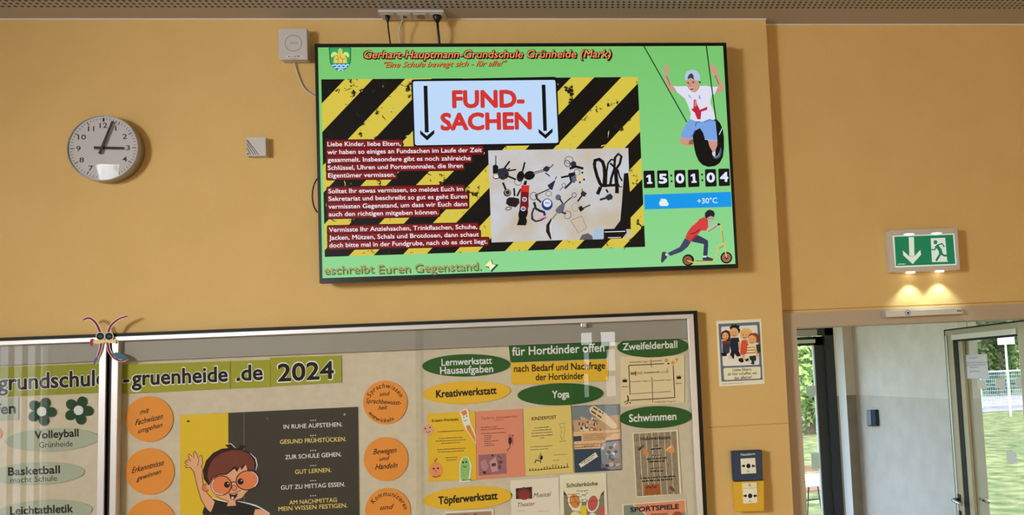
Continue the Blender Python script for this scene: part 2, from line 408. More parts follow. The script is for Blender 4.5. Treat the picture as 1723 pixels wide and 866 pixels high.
leafbox(B(), s2, s3, .25, ztop-.012, -.035, .0).make('glazing_bead', M_ALU2, leaf)
leafbox(leafbox(B(), -.006, 0, 0, LZ+.006, -.02, .012), 0, LW, LZ, LZ+.006, -.02, .012).make('seal', M_DARK, leaf)
leafbox(B(), s1, LW-.11, ztop, ztop+.03, .01, .016).make('drip_edge', M_ALU, leaf)
leafbox(B(), s1*.12, s1*.32, 0, ztop+.03, .01, .016).make('edge_profile', M_ALU, leaf)
leafbox(B(), s3, LW-.11, .25, ztop-.012, -.024, -.016).make('glass_pane', M_GLASSD, leaf)
hz = PV(1608, 836, LA, LB).z
hb = B(); hu = s1*.45
hb.tube([LA+lu*hu+ln*.01+Vector((0, 0, hz)), LA+lu*hu+ln*.055+Vector((0, 0, hz)), LA+lu*(hu+.02)+ln*.065+Vector((0, 0, hz)), LA+lu*(hu+.13)+ln*.065+Vector((0, 0, hz-.005))], .010, 10)
hb.make('door_handle', M_STEEL, leaf, smooth=True)
hb = B(); hb.tube([LA+lu*hu-ln*.05+Vector((0, 0, hz)), LA+lu*hu-ln*.1+Vector((0, 0, hz)), LA+lu*(hu+.02)-ln*.11+Vector((0, 0, hz)), LA+lu*(hu+.13)-ln*.11+Vector((0, 0, hz-.005))], .010, 10)
hb.make('door_handle', M_STEEL, leaf, smooth=True)
leafbox(leafbox(B(), hu-.018, hu+.018, hz-.03, hz+.03, .01, .016), hu-.018, hu+.018, hz-.03, hz+.03, -.056, -.05).make('handle_rose', M_BLACK, leaf)
leafbox(B(), hu-.012, hu+.012, hz-.12, hz-.07, .01, .018).make('lock_cylinder', M_BLACK, leaf)
M_FROST = solid('frosted_film', (.50, .49, .42), .8)
for x0, x1, y0, y1 in ((1644.4, 1658.3, 638.7, 654), (1675, 1691, 636.6, 653), (1709, 1725, 636, 652), (1684, 1700.7, 757.5, 774.6), (1717.5, 1733, 757, 774), (1650.5, 1665.5, 758.5, 776)):
    if x0 == 1650.5: continue
    leafbox(B(), leafx(x0), leafx(x1), PV(x0, y1, LA, LB).z, PV(x0, y0, LA, LB).z, -.016, -.0155).make('frosted_square', M_FROST, leaf)
pl = lambda x, y, d: PV(x, y, LA, LB)-ln*(.015-d)
u0, u1 = leafx(1630), leafx(1664); z1, z0 = PV(1642, 596, LA, LB).z, PV(1642, 637, LA, LB).z
nb = leafbox(B(), leafx(1620), u1, z0, z1, -.016, -.0150).make('paper_notice', solid('notice_paper', (.52, .51, .52), .7))
tag(nb, 'white paper notice with small print taped to the glass door', 'notice')
for i, (x0, x1, y) in enumerate(((1627, 1641, 603), (1622, 1659, 611), (1621, 1654, 615), (1627, 1643, 619), (1627, 1645, 626))): (A := Art('print', nb, 0, pl)).dashes(x0, y, x1, y-1.2, 1.5, (95, 90, 95), i).done()['kind'] = 'stuff'
# overhead slide rail of the door closer
g = empty('door_closer_rail', P(1553, 530, .03), 'slim silver door closer rail screwed to the beige lintel', 'door closer')
k = T(1450, 360, 4.33)
B().slab(k(170, 705, 725, 685, 740, 725, 175, 752), .012, .045).make('rail', M_ALU, g, bevel=.002)
B().slab(k(157, 705, 172, 705, 177, 752, 160, 752), .011, .045).make('end_cap', M_GPLAS, g)
A = Art('emblem', g, .012); A.ell(*k(335, 719)[0], 4.6, 4.6, (60, 58, 70)).ell(*k(335, 719)[0], 3.6, 3.6, (200, 195, 190)).poly(k(325, 720, 338, 708, 348, 720, 338, 732), (40, 40, 50))
A.done()
A = Art('maker_mark', g, .012)
for i in range(3): A.ell(*k(700+i*11, 700)[0], 1, 1, (60, 55, 50), 0, 8); A.ell(*k(700+i*11, 708)[0], 1, 1, (60, 55, 50), 0, 8)
A.done()['kind'] = 'stuff'

# ------------------------------------------------------------------ the porch behind it
YF = 2.65
FA = P(1440, 664, YF); FB = P(1619, 672, 1.2)
zd = (FA.z+P(1600, 672, 1.25).z)/2
FA.z = FB.z = 0; fu = (FB-FA).normalized(); fn = Vector((-fu.y, fu.x, 0)); fn = fn if fn.x > 0 else -fn
ZP = 2.75
FC = FA+fu*((FA.y-.2)/-fu.y)
def along(bb, a, b, z0, z1, th=.14, off=0):
    q = [a+fn*off, b+fn*off, b+fn*(off+th), a+fn*(off+th)]
    return bb.prism([Vector((p.x, p.y, z0)) for p in q], [Vector((p.x, p.y, z1)) for p in q])
ws_ = struct(along(B(), FA, FB, zd, ZP).make('wall_porch_side', M_WHITE, origin=(0, 0, 0)))
along(B(), FA, FB, 0, zd).make('dado', M_DADO, ws_)
struct(along(along(B(), FB, FC, 0, .12), FB, FC, 2.5, ZP).make('wall_porch_glazed', M_WHITE, origin=(0, 0, 0)))
w2 = struct(empty('window_2', (FB+FC)/2+Vector((0, 0, .12))))
along(B(), FB, FC, .12, 2.5, .008, .07).make('glass_pane', M_GLASSD, w2)
along(along(B(), FB, FC, .12, .17, .06, .04), FB, FC, 2.45, 2.5, .06, .04).make('window_frame', M_ANTH, w2)
XF = P(1402, 560, YF).x; ZF = P(1390, 547, YF).z; XF0 = .95
struct(B().box((.12, YF, 0), (XF0, YF+.2, .15)).box((.12, YF, 2.4), (XF0, YF+.2, ZP)).box((XF0, YF, ZF), (XF, YF+.2, ZP)).box((XF, YF, zd), (FA.x+.2, YF+.2, ZP)).make('wall_porch_far', M_CREAMWALL, origin=(0, 0, 0)))
struct(B().box((XF, YF, 0), (FA.x+.2, YF+.2, zd)).make('wall_porch_dado', textured('brown_grey_dado', (.34, .30, .24), (.39, .34, .28), 8, .8), origin=(0, 0, 0)))
ra, rb = P(1405, 560, YF).x, P(1417.5, 560, YF-.10).x
struct(B().prism([(ra, YF, 0), (rb, YF-.10, 0), (rb+.02, YF, 0)], [(ra, YF, ZP), (rb, YF-.10, ZP), (rb+.02, YF, ZP)]).make('trim_3', solid('white_reveal', (.82, .83, .86), .6)))
struct(B().box((.0, .2, 0), (.12, YF+.2, .15)).box((.0, .2, 2.55), (.12, YF+.2, ZP)).make('wall_porch_near', M_WHITE, origin=(0, 0, 0)))
w3 = struct(empty('window_3', (.06, 1.4, .15)))
B().box((.055, .2, .15), (.063, YF+.2, 2.55)).make('glass_pane', M_GLASSD, w3)
B().box((.02, 1.2, .15), (.1, 1.26, 2.55)).box((.02, .2, .15), (.1, .26, 2.55)).box((.02, YF+.1, .15), (.1, YF+.2, 2.55)).make('window_frame', M_ANTH, w3)
struct(B().box((0, .2, ZP), (3.2, YF+.2, ZP+.1)).make('ceiling_porch', M_WHITE, origin=(0, 0, 0)))
d3 = struct(empty('door_3', ((XF+XF0)/2, YF+.1, 0)))
xi = P(1387, 600, YF+.03).x; xg = P(1371, 600, YF+.03).x; zi = P(1370, 566, YF+.03).z; zg = P(1360, 581, YF+.03).z
B().box((xi+.006, YF+.0, 0), (XF, YF+.1, ZF)).box((XF0, YF, 0), (XF0+.06, YF+.1, ZF)).box((XF0, YF, zi+.006), (XF, YF+.1, ZF)).make('door_frame', M_ANTH, d3)
lf = B().box((xg, YF+.03, 0), (xi, YF+.09, zi)).box((XF0+.06, YF+.03, 0), (XF0+.16, YF+.09, zi)).box((XF0+.06, YF+.03, zg), (xi, YF+.09, zi)).box((XF0+.06, YF+.03, 0), (xi, YF+.09, .2)).make('leaf', M_ANTH, d3)
B().box((xg-.010, YF+.035, .2), (xg, YF+.075, zg)).make('glazing_bead', solid('bright_bead', (.7, .72, .72), .4), lf)
B().box((XF0+.16, YF+.055, .2), (xg-.010, YF+.063, zg)).make('glass_pane', M_GLASSD, lf)
for y0, y1, x0, x1 in ((649, 666, 1356, 1373), (762, 789, 1364.5, 1378)):
    B().box((P(x0, y0, YF+.055).x, YF+.0545, P(x0, y1, YF+.055).z), (P(x1, y0, YF+.055).x, YF+.055, P(x0, y0, YF+.055).z)).make('frosted_square', solid('pale_film', (.62, .78, .66), .8), lf)
a, b = P(1374.5, 553.5, YF-.04), P(1374.5, 564.5, YF-.04)
B().box((XF0+.3, YF-.045, b.z), (a.x, YF, a.z)).make('closer_body', M_GPLAS, d3, bevel=.004)
a, b = P(1371, 570.5, YF-.0), P(1371, 576.5, YF-.0)
B().box((XF0+.3, YF-.015, b.z), (a.x, YF+.03, a.z)).make('closer_rail', M_WPLAS, d3, bevel=.002)
w4 = struct(empty('window_4', (.5, YF+.1, .15)))
B().box((.12, YF+.05, .15), (XF0, YF+.058, 2.4)).make('glass_pane', M_GLASSD, w4)
# card reader on the porch wall
def pw(x, y): return PV(x, y, FA-fn*.0, FB-fn*.0)
rd = empty('card_reader', pw(1472, 717), 'small dark blue card reader with a silver front on the porch wall', 'card reader')
q = [pw(1464.5, 689), pw(1478.5, 688.5), pw(1480.5, 716), pw(1466, 716.5)]
B().prism([p-fn*.035 for p in q], q).make('housing', solid('navy_plastic', (.02, .035, .075), .4), rd, bevel=.005)
q2 = [pw(1465, 690), pw(1472, 689.5), pw(1473.2, 714.5), pw(1466.4, 715)]
B().prism([p-fn*.040 for p in q2], [p-fn*.034 for p in q2]).make('front_plate', solid('blue_silver', (.32, .40, .50), .3, .5), rd, bevel=.003)

# ------------------------------------------------------------------ outdoors
ZG = -.12
M_GRASS = textured('lawn', (.075, .11, .03), (.25, .25, .10), 3.2, .9, 1.0, 30, 8)
gr = struct(mk('ground', [(-60, .2, ZG), (80, .2, ZG), (80, 90, ZG), (-60, 90, ZG)], [(0, 1, 2, 3)], M_GRASS, origin=(0, 0, ZG)))
struct(mk('ground_side', [(4.5, -20, ZG-.001), (80, -20, ZG-.001), (80, .2, ZG-.001), (4.5, .2, ZG-.001)], [(0, 1, 2, 3)], M_GRASS, origin=(0, 0, ZG)))
GP = PZ(1660, 688, ZG)                       # foot of the gate
gx = Vector((1, -.12, 0)).normalized(); gy = Vector((-gx.y, gx.x, 0))
def gp(u, v, z): return Vector((GP.x, GP.y, 0))+gx*u+gy*v+Vector((0, 0, z+ZG))
M_PATH = textured('pale_paving', (.22, .19, .19), (.32, .28, .28), 2, .9)
struct(mk('path', [gp(-20, -1.6, .01), gp(30, -1.6, .01), gp(30, 9, .01), gp(-20, 9, .01)], [(0, 1, 2, 3)], M_PATH))
M_BLUE = solid('pale_blue_steel', (.36, .50, .56), .4)
HG = 1.42
def fence_panel(u0, u1, name, label, cat, posts=True):
    e = empty(name, gp((u0+u1)/2, 0, 0), label, cat)
    for z in (.12, HG): 
        B().tube([gp(u0, 0, z), gp(u1, 0, z)], .035, 8).make('rail', M_BLUE, e)
    n = 3
    for i in range(n+1):
        u = u0+(u1-u0)*i/n; B().tube([gp(u, 0, .05), gp(u, 0, HG)], .03, 8).make('upright', M_BLUE, e)
    wb_ = B(); st = .07
    k_ = int((u1-u0)/st)
    for i in range(1, k_): wb_.add([gp(u0+i*st-.005, 0, .12), gp(u0+i*st+.005, 0, .12), gp(u0+i*st+.005, 0, HG), gp(u0+i*st-.005, 0, HG)], [(0, 1, 2, 3)])
    for j in range(1, 9): z = .12+j*(HG-.12)/9; wb_.add([gp(u0, 0, z-.005), gp(u1, 0, z-.005), gp(u1, 0, z+.005), gp(u0, 0, z+.005)], [(0, 1, 2, 3)])
    o = mk('wire_mesh', wb_.v, wb_.f, M_BLUE, e); o['kind'] = 'stuff'
fence_panel(-.15, 5.0, 'garden_gate', 'pale blue steel gate filled with wire mesh beyond the lawn', 'gate')
pb = B().tube([gp(-.42, 0, 0), gp(-.42, 0, 1.75)], .07, 10).make('gate_post', M_BLUE); tag(pb, 'thick pale blue steel post beside the mesh gate', 'post')
fence_panel(-6.5, -.7, 'mesh_fence', 'pale blue wire mesh fence panel left of the gate post', 'fence')
sg = empty('sign_post', PZ(1701, 700, ZG), 'white square sign on a slim white post before the gate', 'sign')
sgp = PZ(1701, 700, ZG); dd = (sgp-EYE); dl = math.hypot(dd.x, dd.y)
sgt = EYE.z+(595-580)/FPX*dl; hw = 13.5/FPX*dl
M_SIGNW = solid('white_enamel', (.75, .78, .8), .4)
B().tube([sgp, Vector((sgp.x, sgp.y, sgt+.2))], .035, 10).make('post', M_SIGNW, sg)
B().box((sgp.x-hw, sgp.y-.07, sgt), (sgp.x+hw, sgp.y-.036, sgt+.24)).make('sign_plate', M_SIGNW, sg)
M_LEAF = [textured('leaf_%s' % n, c1, c2, 1.2, .7) for n, c1, c2 in (('dark', (.035, .06, .012), (.10, .15, .035)), ('mid', (.08, .14, .03), (.22, .32, .08)), ('bright', (.16, .26, .06), (.42, .55, .20)))]
M_BARK = textured('bark', (.07, .05, .035), (.14, .10, .07), 8, .9)
def foliage(name, blobs, n, size, mat, parent):
    v = []; f = []
    tot = sum(b[1]**2 for b in blobs)
    for c, r, h in blobs:
        for _ in range(int(n*r*r/tot)):
            a = random.uniform(0, 2*math.pi); z = random.uniform(-1, 1); q = math.sqrt(1-z*z); rr = random.random()**.35
            p = Vector(c)+Vector((math.cos(a)*q*r*rr, math.sin(a)*q*r*rr, z*h*rr))
            d1_ = Vector((random.gauss(0, 1), random.gauss(0, 1), random.gauss(0, 1))).normalized(); d2_ = d1_.orthogonal().normalized()
            s = size*random.uniform(.6, 1.4); k_ = len(v); v += [p-d1_*s, p-d2_*s*.5, p+d1_*s, p+d2_*s*.5]; f.append((k_, k_+1, k_+2, k_+3))
    o = mk(name, v, f, mat, parent); o['kind'] = 'stuff'; return o
def tree(loc, h, r, mat, label, n=2600, size=.16, low=.2, name='tree', cat='tree', group='trees beyond the gate'):
    e = empty(name, loc, label, cat, group); loc = Vector(loc)
    B().tube([loc, loc+Vector((.1, 0, h*.4)), loc+Vector((0, .1, h*.8))], [.16, .12, .04], 8).make('trunk', M_BARK, e)
    bl = [(loc+Vector((random.uniform(-.5, .5)*r, random.uniform(-.5, .5)*r, h*(low+(1-low)*t))), r*(.65+.35*math.sin(math.pi*t)), h*.22) for t in (.05, .25, .45, .65, .85, .98)]
    foliage('crown', bl, n, size, mat, e)
for u, v, h, r, m, lb in ((-2.6, 10, 8, 2.1, 0, 'dark green leafy tree behind the mesh fence'), (4.5, 10, 9, 2.1, 0, 'dark green leafy tree close behind the mesh gate'), (11.6, 10, 9, 2.1, 1, 'lighter green leafy tree far along the mesh gate'), (1.0, 18, 10, 2.1, 1, 'lighter green tree rising behind the fence trees'), (8.1, 18, 10, 2.1, 1, 'lighter green tree standing behind the gate trees'), (15.2, 18, 10, 2.1, 0, 'dark green tree standing behind the far gate end')):
    tree(gp(u, v, 0), h, r, M_LEAF[m], lb, low=.08, n=7000, size=.17)
he = empty('woodland_hedge', gp(12, 27, 0), 'tall dark hedge closing off the view behind the trees', 'hedge')
B().tube([gp(-6, 27, .3), gp(12, 27.2, .4), gp(32, 27, .3)], .15, 6).make('stem', M_BARK, he)
foliage('leaves', [(gp(-6+i*3.2, 27, z_), 2.6, 1.9) for i in range(13) for z_ in (1.6, 4.2, 6.8)], 22000, .26, M_LEAF[0], he)
hx = lambda px, Yd: P(px, 700, Yd).x
for i, (px, Yd, h, r, m, lb) in enumerate(((1362, 19, 4.4, 1.7, 2, 'bright green bush on the lawn seen through the dark door'), (1366, 31, 9, 3.2, 1, 'mid green tree rising behind the bright green bush'))):
    tree((hx(px, Yd), Yd, ZG), h, r, M_LEAF[m], lb, low=.05, n=5200, size=.11 if i == 0 else .2, name=('bush', 'tree')[i], cat=('bush', 'tree')[i], group=None)
for x, y, h, r, lb in ((15.4, 15.2, 8, 2.3, 'shade tree on the lawn right of the gate'), (11.4, 7.8, 7.5, 1.8, 'shade tree on the lawn near the porch')):
    tree((x, y, ZG), h, r, M_LEAF[0], lb, low=.42, n=2600, size=.24, group='shade trees on the lawn')
hw_ = empty('woodland_hedge', (-16, 48, ZG), 'long mid green hedge at the back of the lawn', 'hedge')
B().tube([(-32, 48, ZG+.3), (-8, 48.2, ZG+.4), (0, 48, ZG+.3)], .15, 6).make('stem', M_BARK, hw_)
foliage('leaves', [((-32+i*3.2, 48, z_), 2.6, 1.9) for i in range(11) for z_ in (1.4, 4.0, 6.6)], 22000, .26, M_LEAF[1], hw_)
# table and bench before the porch
tb = P(1370, 813, 4.7)
te = empty('garden_table', (tb.x, 4.7, ZG), 'white garden table on thin wire legs before the dark door', 'table')
B().box((tb.x-.75, 4.7, tb.z-.035), (tb.x+.35, 5.3, tb.z+.02)).make('tabletop', M_SIGNW, te, bevel=.005)
M_WIRE = solid('dark_wire', (.03, .04, .04), .5)
for sx_ in (-.65, -.12, .25):
    for yy in (4.75, 5.25):
        B().tube([(tb.x+sx_-.07, yy, tb.z-.035), (tb.x+sx_, yy, ZG), (tb.x+sx_+.07, yy, tb.z-.035)], .008, 6).make('leg', M_WIRE, te)
B().tube([(tb.x-.65, 4.75, .45), (tb.x+.25, 5.25, .40)], .008, 6).make('brace', M_WIRE, te)
bp_ = P(1370, 795, 6.6)
be = empty('garden_bench', (bp_.x, 6.6, ZG), 'brown slatted bench on the lawn behind the white table', 'bench')
M_WOOD = textured('brown_wood', (.20, .10, .07), (.30, .17, .12), 6, .7, stretch=(1, 20, 20))
for z in (bp_.z+.055, bp_.z-.04): B().box((bp_.x-.7, 6.60, z-.035), (bp_.x+.6, 6.63, z+.035)).make('slat', M_WOOD, be)
for y in (6.35, 6.47): B().box((bp_.x-.7, y-.05, .30), (bp_.x+.6, y+.05, .33)).make('slat', M_WOOD, be)
for x in (bp_.x-.55, bp_.x+.45): B().tube([(x, 6.65, ZG), (x, 6.65, bp_.z+.09)], .02, 6).tube([(x, 6.3, ZG), (x, 6.3, .3)], .02, 6).make('leg', M_WIRE, be)
# ================================================================== things on the wall
def disc(c, r, y0, y1, n=64, r2=None):        # lathe disc facing the room, r at front y0, r2 at the back y1
    r2 = r if r2 is None else r2
    f = [Vector((c.x+r*math.cos(2*math.pi*k/n), y0, c.z+r*math.sin(2*math.pi*k/n))) for k in range(n)]
    b = [Vector((c.x+r2*math.cos(2*math.pi*k/n), y1, c.z+r2*math.sin(2*math.pi*k/n))) for k in range(n)]
    return f, b
# ---- clock
YK = -.052
cc = P(172.5, 248.5, YK); cr = abs(P(233.5, 248.5, YK).x-P(111.5, 251, YK).x)/2
ck = empty('wall_clock', (cc.x, -.02, cc.z-cr), 'round silver wall clock with black hands and thin numerals', 'clock')
nn = 72; prof = [(cr*.99, 0), (cr*1.0, -.03), (cr*1.0, YK+.004), (cr*.985, YK), (cr*.965, YK), (cr*.955, YK+.006)]
v = [Vector((cc.x+r*math.cos(2*math.pi*k/nn), y, cc.z+r*math.sin(2*math.pi*k/nn))) for r, y in prof for k in range(nn)]
f = [(i*nn+k, i*nn+(k+1) % nn, (i+1)*nn+(k+1) % nn, (i+1)*nn+k) for i in range(len(prof)-1) for k in range(nn)]+[tuple(range(nn))]
mk('case', v, f, solid('clock_rim', (.42, .40, .38), .35, .5), ck, smooth=True, recalc=True)
YFc = YK+.006
a, b = disc(cc, cr*.957, YFc, YFc+.01); B().prism(a, b).make('dial', solid('dial_grey', (.56, .55, .56), .6), ck)
M_INK = solid('black_ink', (.012, .012, .013), .5)
def cpt(ang, r, y): return Vector((cc.x+r*cr*math.sin(math.radians(ang)), y, cc.z+r*cr*math.cos(math.radians(ang))))
for i in range(60):
    big = i % 5 == 0; r0, r1, wd = (.80, .915, .012) if big else (.85, .915, .007)
    if i == 0: wd = .028
    d = cpt(i*6, 1, 0)-cpt(i*6, 0, 0); d.normalize(); s = Vector((d.z, 0, -d.x))*wd*cr
    p0, p1 = cpt(i*6, r0, YFc-.0004), cpt(i*6, r1, YFc-.0004)
    mk('tick', [p0-s, p0+s, p1+s, p1-s], [(0, 1, 2, 3)], M_INK, ck)
for i in range(1, 13):
    v, f = glyphs(str(i), .012); c = cpt(i*30, .685, YFc-.0004); lo = min(q[0] for q in v); hi = max(q[0] for q in v); h = .145*cr
    mk('numeral', [Vector((c.x+(x-(lo+hi)/2)*h/CAP*1.3, c.y, c.z+(y-CAP/2)*h/CAP)) for x, y in v], f, M_INK, ck)
def hand(name, ang, tail, tip, w0, w1, y):
    d = cpt(ang, 1, 0)-cpt(ang, 0, 0); d.normalize(); s = Vector((d.z, 0, -d.x))
    p0, p1 = cpt(ang, -tail, y), cpt(ang, tip, y)
    q = [p0-s*w0*cr, p0+s*w0*cr, p1+s*w1*cr, p1-s*w1*cr]
    B().prism(q, [p+Vector((0, .0015, 0)) for p in q]).make(name, M_INK, ck)
hand('hour_hand', 92, .24, .58, .040, .034, YFc-.006)
hand('minute_hand', 20, .20, .84, .040, .030, YFc-.010)
a, b = disc(cc, .04*cr, YFc-.012, YFc, 20); B().prism(a, b).make('hub', M_INK, ck)
gv = []; gf = []; G = 10
for i in range(G+1):
    r = cr*.96*i/G
    for k in range(48): gv.append((cc.x+r*math.cos(2*math.pi*k/48), YK-.010*(1-(i/G)**2)-.001, cc.z+r*math.sin(2*math.pi*k/48)))
gf = [(i*48+k, i*48+(k+1) % 48, (i+1)*48+(k+1) % 48, (i+1)*48+k) for i in range(G) for k in range(48)]
mk('glass_cover', gv, gf, M_CLOCKGLASS, ck, smooth=True, recalc=True)
# ---- small square room sensor
k = T(405, 220, 15.75)
sn = empty('room_sensor', P(431, 265, 0), 'small square white room sensor with slanted vent slots', 'sensor')
B().slab(k(145, 165, 660, 165, 675, 660, 160, 670), -.032, 0).make('housing', M_WPLAS, sn, bevel=.002)
for a_, b_ in (((185, 250), (475, 635)), ((150, 240), (410, 635)), ((160, 340), (345, 635)), ((160, 450), (275, 635))):
    A = Art('slot', sn, -.032); A.line(k(*a_, *b_), 1.15, (60, 50, 34)); A.done()
A = Art('screw_hole', sn, -.032); A.ell(*k(195, 607)[0], 1.4, 1.4, (30, 20, 15), 0, 10); A.done()
# ---- wireless access box with a ring on its cover
k = T(460, 40, 12.375)
ap = empty('wireless_box', P(497, 104, 0), 'white square wireless box with a ring on its cover', 'router')
B().slab(k(135, 95, 695, 90, 715, 740, 150, 745), -.045, 0).make('base', M_WPLAS, ap, bevel=.004)
B().slab(k(100, 100, 697, 92, 717, 742, 115, 750), -.050, -.040).make('cover', M_WPLAS, ap, bevel=.003)
A = Art('ring', ap, -.050); A.ringe(*k(417, 405)[0], 14, 13.4, 1.1, (120, 105, 100)); A.done()
A = Art('print', ap, -.050); A.dashes(*k(345, 412)[0], *k(495, 408)[0], 2.2, (125, 110, 105)); A.done()
A = Art('sticker', ap, -.050); A.poly(k(265, 658, 590, 655, 592, 695, 268, 700), (200, 190, 180)); A.done()
A = Art('print', ap, -.0502); A.dashes(*k(300, 690)[0], *k(555, 685)[0], 2.0, (70, 60, 55), 2); A.dashes(*k(350, 727)[0], *k(490, 722)[0], 1, (120, 105, 100), 3); A.done()['kind'] = 'stuff'
cb = B().tube(smooth_path([P(494, 101, -.01), P(497, 112, -.008), P(503, 130, -.006), P(513, 150, -.006), P(531, 163, -.012), P(545, 168, -.02)]), .0035, 8).make('network_cable', M_WPLAS, smooth=True)
tag(cb, 'thin white cable running from the white box behind the screen', 'cable')

# ---- the big screen
YT = -.085
tvo = [(529.3, 73.6), (1222, 71.6), (1242.3, 450.3), (537.6, 476.3)]
tvi = [(534.6, 79.3), (1216.6, 76.8), (1237.6, 443.8), (542.3, 467.8)]
tv = empty('wall_screen', P(885, 463, -.05), 'large flat screen showing a lost property notice on bright green', 'screen')
B().ring(tvo, tvi, YT-.002, YT+.03).make('bezel', M_BLACK, tv)
mid = ((885), (268)); sh = lambda pts, q: [(mid[0]+(x-mid[0])*q, mid[1]+(y-mid[1])*q) for x, y in pts]
B().slab(sh(tvo, .995), YT+.03, -.04).make('rear_cover', M_BLACK, tv)
B().slab(sh(tvo, .45), -.04, 0).make('wall_bracket', M_BLACK, tv)
gm, t, bs = newmat('screen_green'); N, L = t.nodes, t.links
bs.inputs['Base Color'].default_value = (.005, .005, .005, 1); bs.inputs['Roughness'].default_value = .22; bs.inputs['Specular IOR Level'].default_value = .35
tc = N.new('ShaderNodeTexCoord'); sx = N.new('ShaderNodeSeparateXYZ'); L.new(tc.outputs['Object'], sx.inputs[0])
mr = N.new('ShaderNodeMapRange'); mr.inputs[1].default_value = 0; mr.inputs[2].default_value = 1.05; L.new(sx.outputs['Z'], mr.inputs[0])
rp = N.new('ShaderNodeValToRGB'); rp.color_ramp.elements[0].color = (lin(146), lin(222), lin(150), 1); rp.color_ramp.elements[1].color = (lin(122), lin(203), lin(112), 1)
L.new(mr.outputs[0], rp.inputs[0]); L.new(rp.outputs[0], bs.inputs['Emission Color']); bs.inputs['Emission Strength'].default_value = .92
scr = B().slab(tvi, YT+.001, YT+.02).make('screen_panel', gm, tv)
def SA(name): a = Art(name, scr, YT+.001); a.lit = True; return a
# crest
k = T(540, 75, 15.75); A = SA('crest')
sh_ = k(205, 78, 800, 78, 795, 440, 770, 530, 700, 620, 600, 680, 510, 692, 420, 680, 320, 610, 262, 530, 235, 440)
A.poly(sh_, (25, 100, 70)); A.poly(k(235, 92, 775, 92, 770, 440, 745, 520, 680, 605, 590, 662, 510, 675, 425, 662, 340, 600, 285, 520, 260, 440), (52, 165, 90))
Y1, Y2 = (228, 205, 90), (150, 120, 25)
A.poly(k(262, 290, 300, 215, 360, 190, 410, 210, 430, 250, 380, 285, 350, 290, 320, 335, 275, 330), (215, 225, 130)).poly(k(755, 290, 720, 215, 665, 190, 610, 210, 590, 250, 640, 285, 670, 290, 700, 335, 745, 330), (215, 225, 130))
A.poly(k(455, 215, 460, 150, 485, 105, 512, 98, 545, 110, 565, 150, 565, 215), (210, 220, 130)); A.ringe(*k(512, 158)[0], 1.6, 1.8, .7, Y2)
A.poly(k(335, 490, 345, 370, 390, 280, 450, 225, 570, 225, 630, 280, 675, 370, 690, 490), Y1)
for p in (k(390, 380, 450, 385), k(450, 385, 510, 330), k(510, 330, 570, 385), k(570, 385, 635, 380), k(450, 385, 455, 480), k(570, 385, 570, 480), k(510, 250, 510, 330), k(420, 265, 450, 330)): A.line(p, 1.1, Y2)
A.poly(k(268, 500, 755, 500, 715, 590, 610, 660, 510, 672, 410, 660, 310, 585), (60, 115, 165))
for y, x0, x1 in ((545, 285, 745), (605, 345, 690), (660, 445, 595)):
    A.line([k(x0+(x1-x0)*i/24, y+14*math.sin(i*(x1-x0)/24/18.0))[0] for i in range(25)], 1.9, (185, 230, 250))
A.done()
A = SA('title_lettering')
s_ = 'Gerhart-Hauptmann-Grundschule Grünheide (Mark)'
for dx, dy, b in ((-1.1, -.8, .02), (.5, -.9, .02), (-.9, .9, .02), (.9, .9, .02), (1.7, 1.6, .02)): A.text(s_, 612.5, 98.5, 1029, 97.0, 13, (25, 5, 0), b, .22, dx=dx, dy=dy)
A.text(s_, 613, 98, 1028, 96.5, 12.6, (245, 140, 85), .012, .22)
A.done()
A = SA('motto_lettering')
s_ = '"Eine Schule bewegt sich - für alle!"'
A.text(s_, 646, 113, 853, 110.5, 9, (70, 45, 10), .03, .45, dx=.8, dy=.8); A.text(s_, 646, 113, 853, 110.5, 9, (235, 130, 60), .005, .45)
A.done()
# hazard stripes
haz = [(540.5, 133.5), (1073, 129.5), (1085.5, 415), (546.5, 432)]
def grunge(name, c, c2, thr):
    m, t, bs = newmat(name); N, L = t.nodes, t.links
    bs.inputs['Base Color'].default_value = (.005, .005, .005, 1); bs.inputs['Roughness'].default_value = .22; bs.inputs['Specular IOR Level'].default_value = .35
    tc = N.new('ShaderNodeTexCoord'); n = N.new('ShaderNodeTexNoise'); n.inputs['Scale'].default_value = 14; n.inputs['Detail'].default_value = 9; n.inputs['Roughness'].default_value = .72; L.new(tc.outputs['Object'], n.inputs['Vector'])
    r = N.new('ShaderNodeValToRGB'); r.color_ramp.elements[0].position = thr; r.color_ramp.elements[1].position = thr+.02
    r.color_ramp.elements[0].color = (*[lin(q) for q in c2], 1); r.color_ramp.elements[1].color = (*[lin(q) for q in c], 1)
    L.new(n.outputs[0], r.inputs[0]); L.new(r.outputs[0], bs.inputs['Emission Color']); bs.inputs['Emission Strength'].default_value = 1; return m
G_Y = grunge('screen_hazard_yellow', (214, 194, 70), (22, 20, 10), .395); G_K = grunge('screen_hazard_black', (12, 11, 9), (196, 178, 80), .325)
A = SA('hazard_ground'); A.poly(haz, G_K); A.done()
starts = [488, 588, 689, 785, 877, 966, 1050, 1132, 1212, 1290, 1366, 1440]
for i in range(len(starts)-1):
    p = starts[i+1]-starts[i]; a0, a1 = starts[i], starts[i]+p*.46; H_ = 330; sl = .95
    q = clip([(a0, 125), (a1, 125), (a1-sl*H_, 125+H_), (a0-sl*H_, 125+H_)], haz)
    if len(q) > 2: A = SA('hazard_stripe'); A.poly(q, G_Y); A.done()
A = SA('scratches'); rnd = random.Random(4)
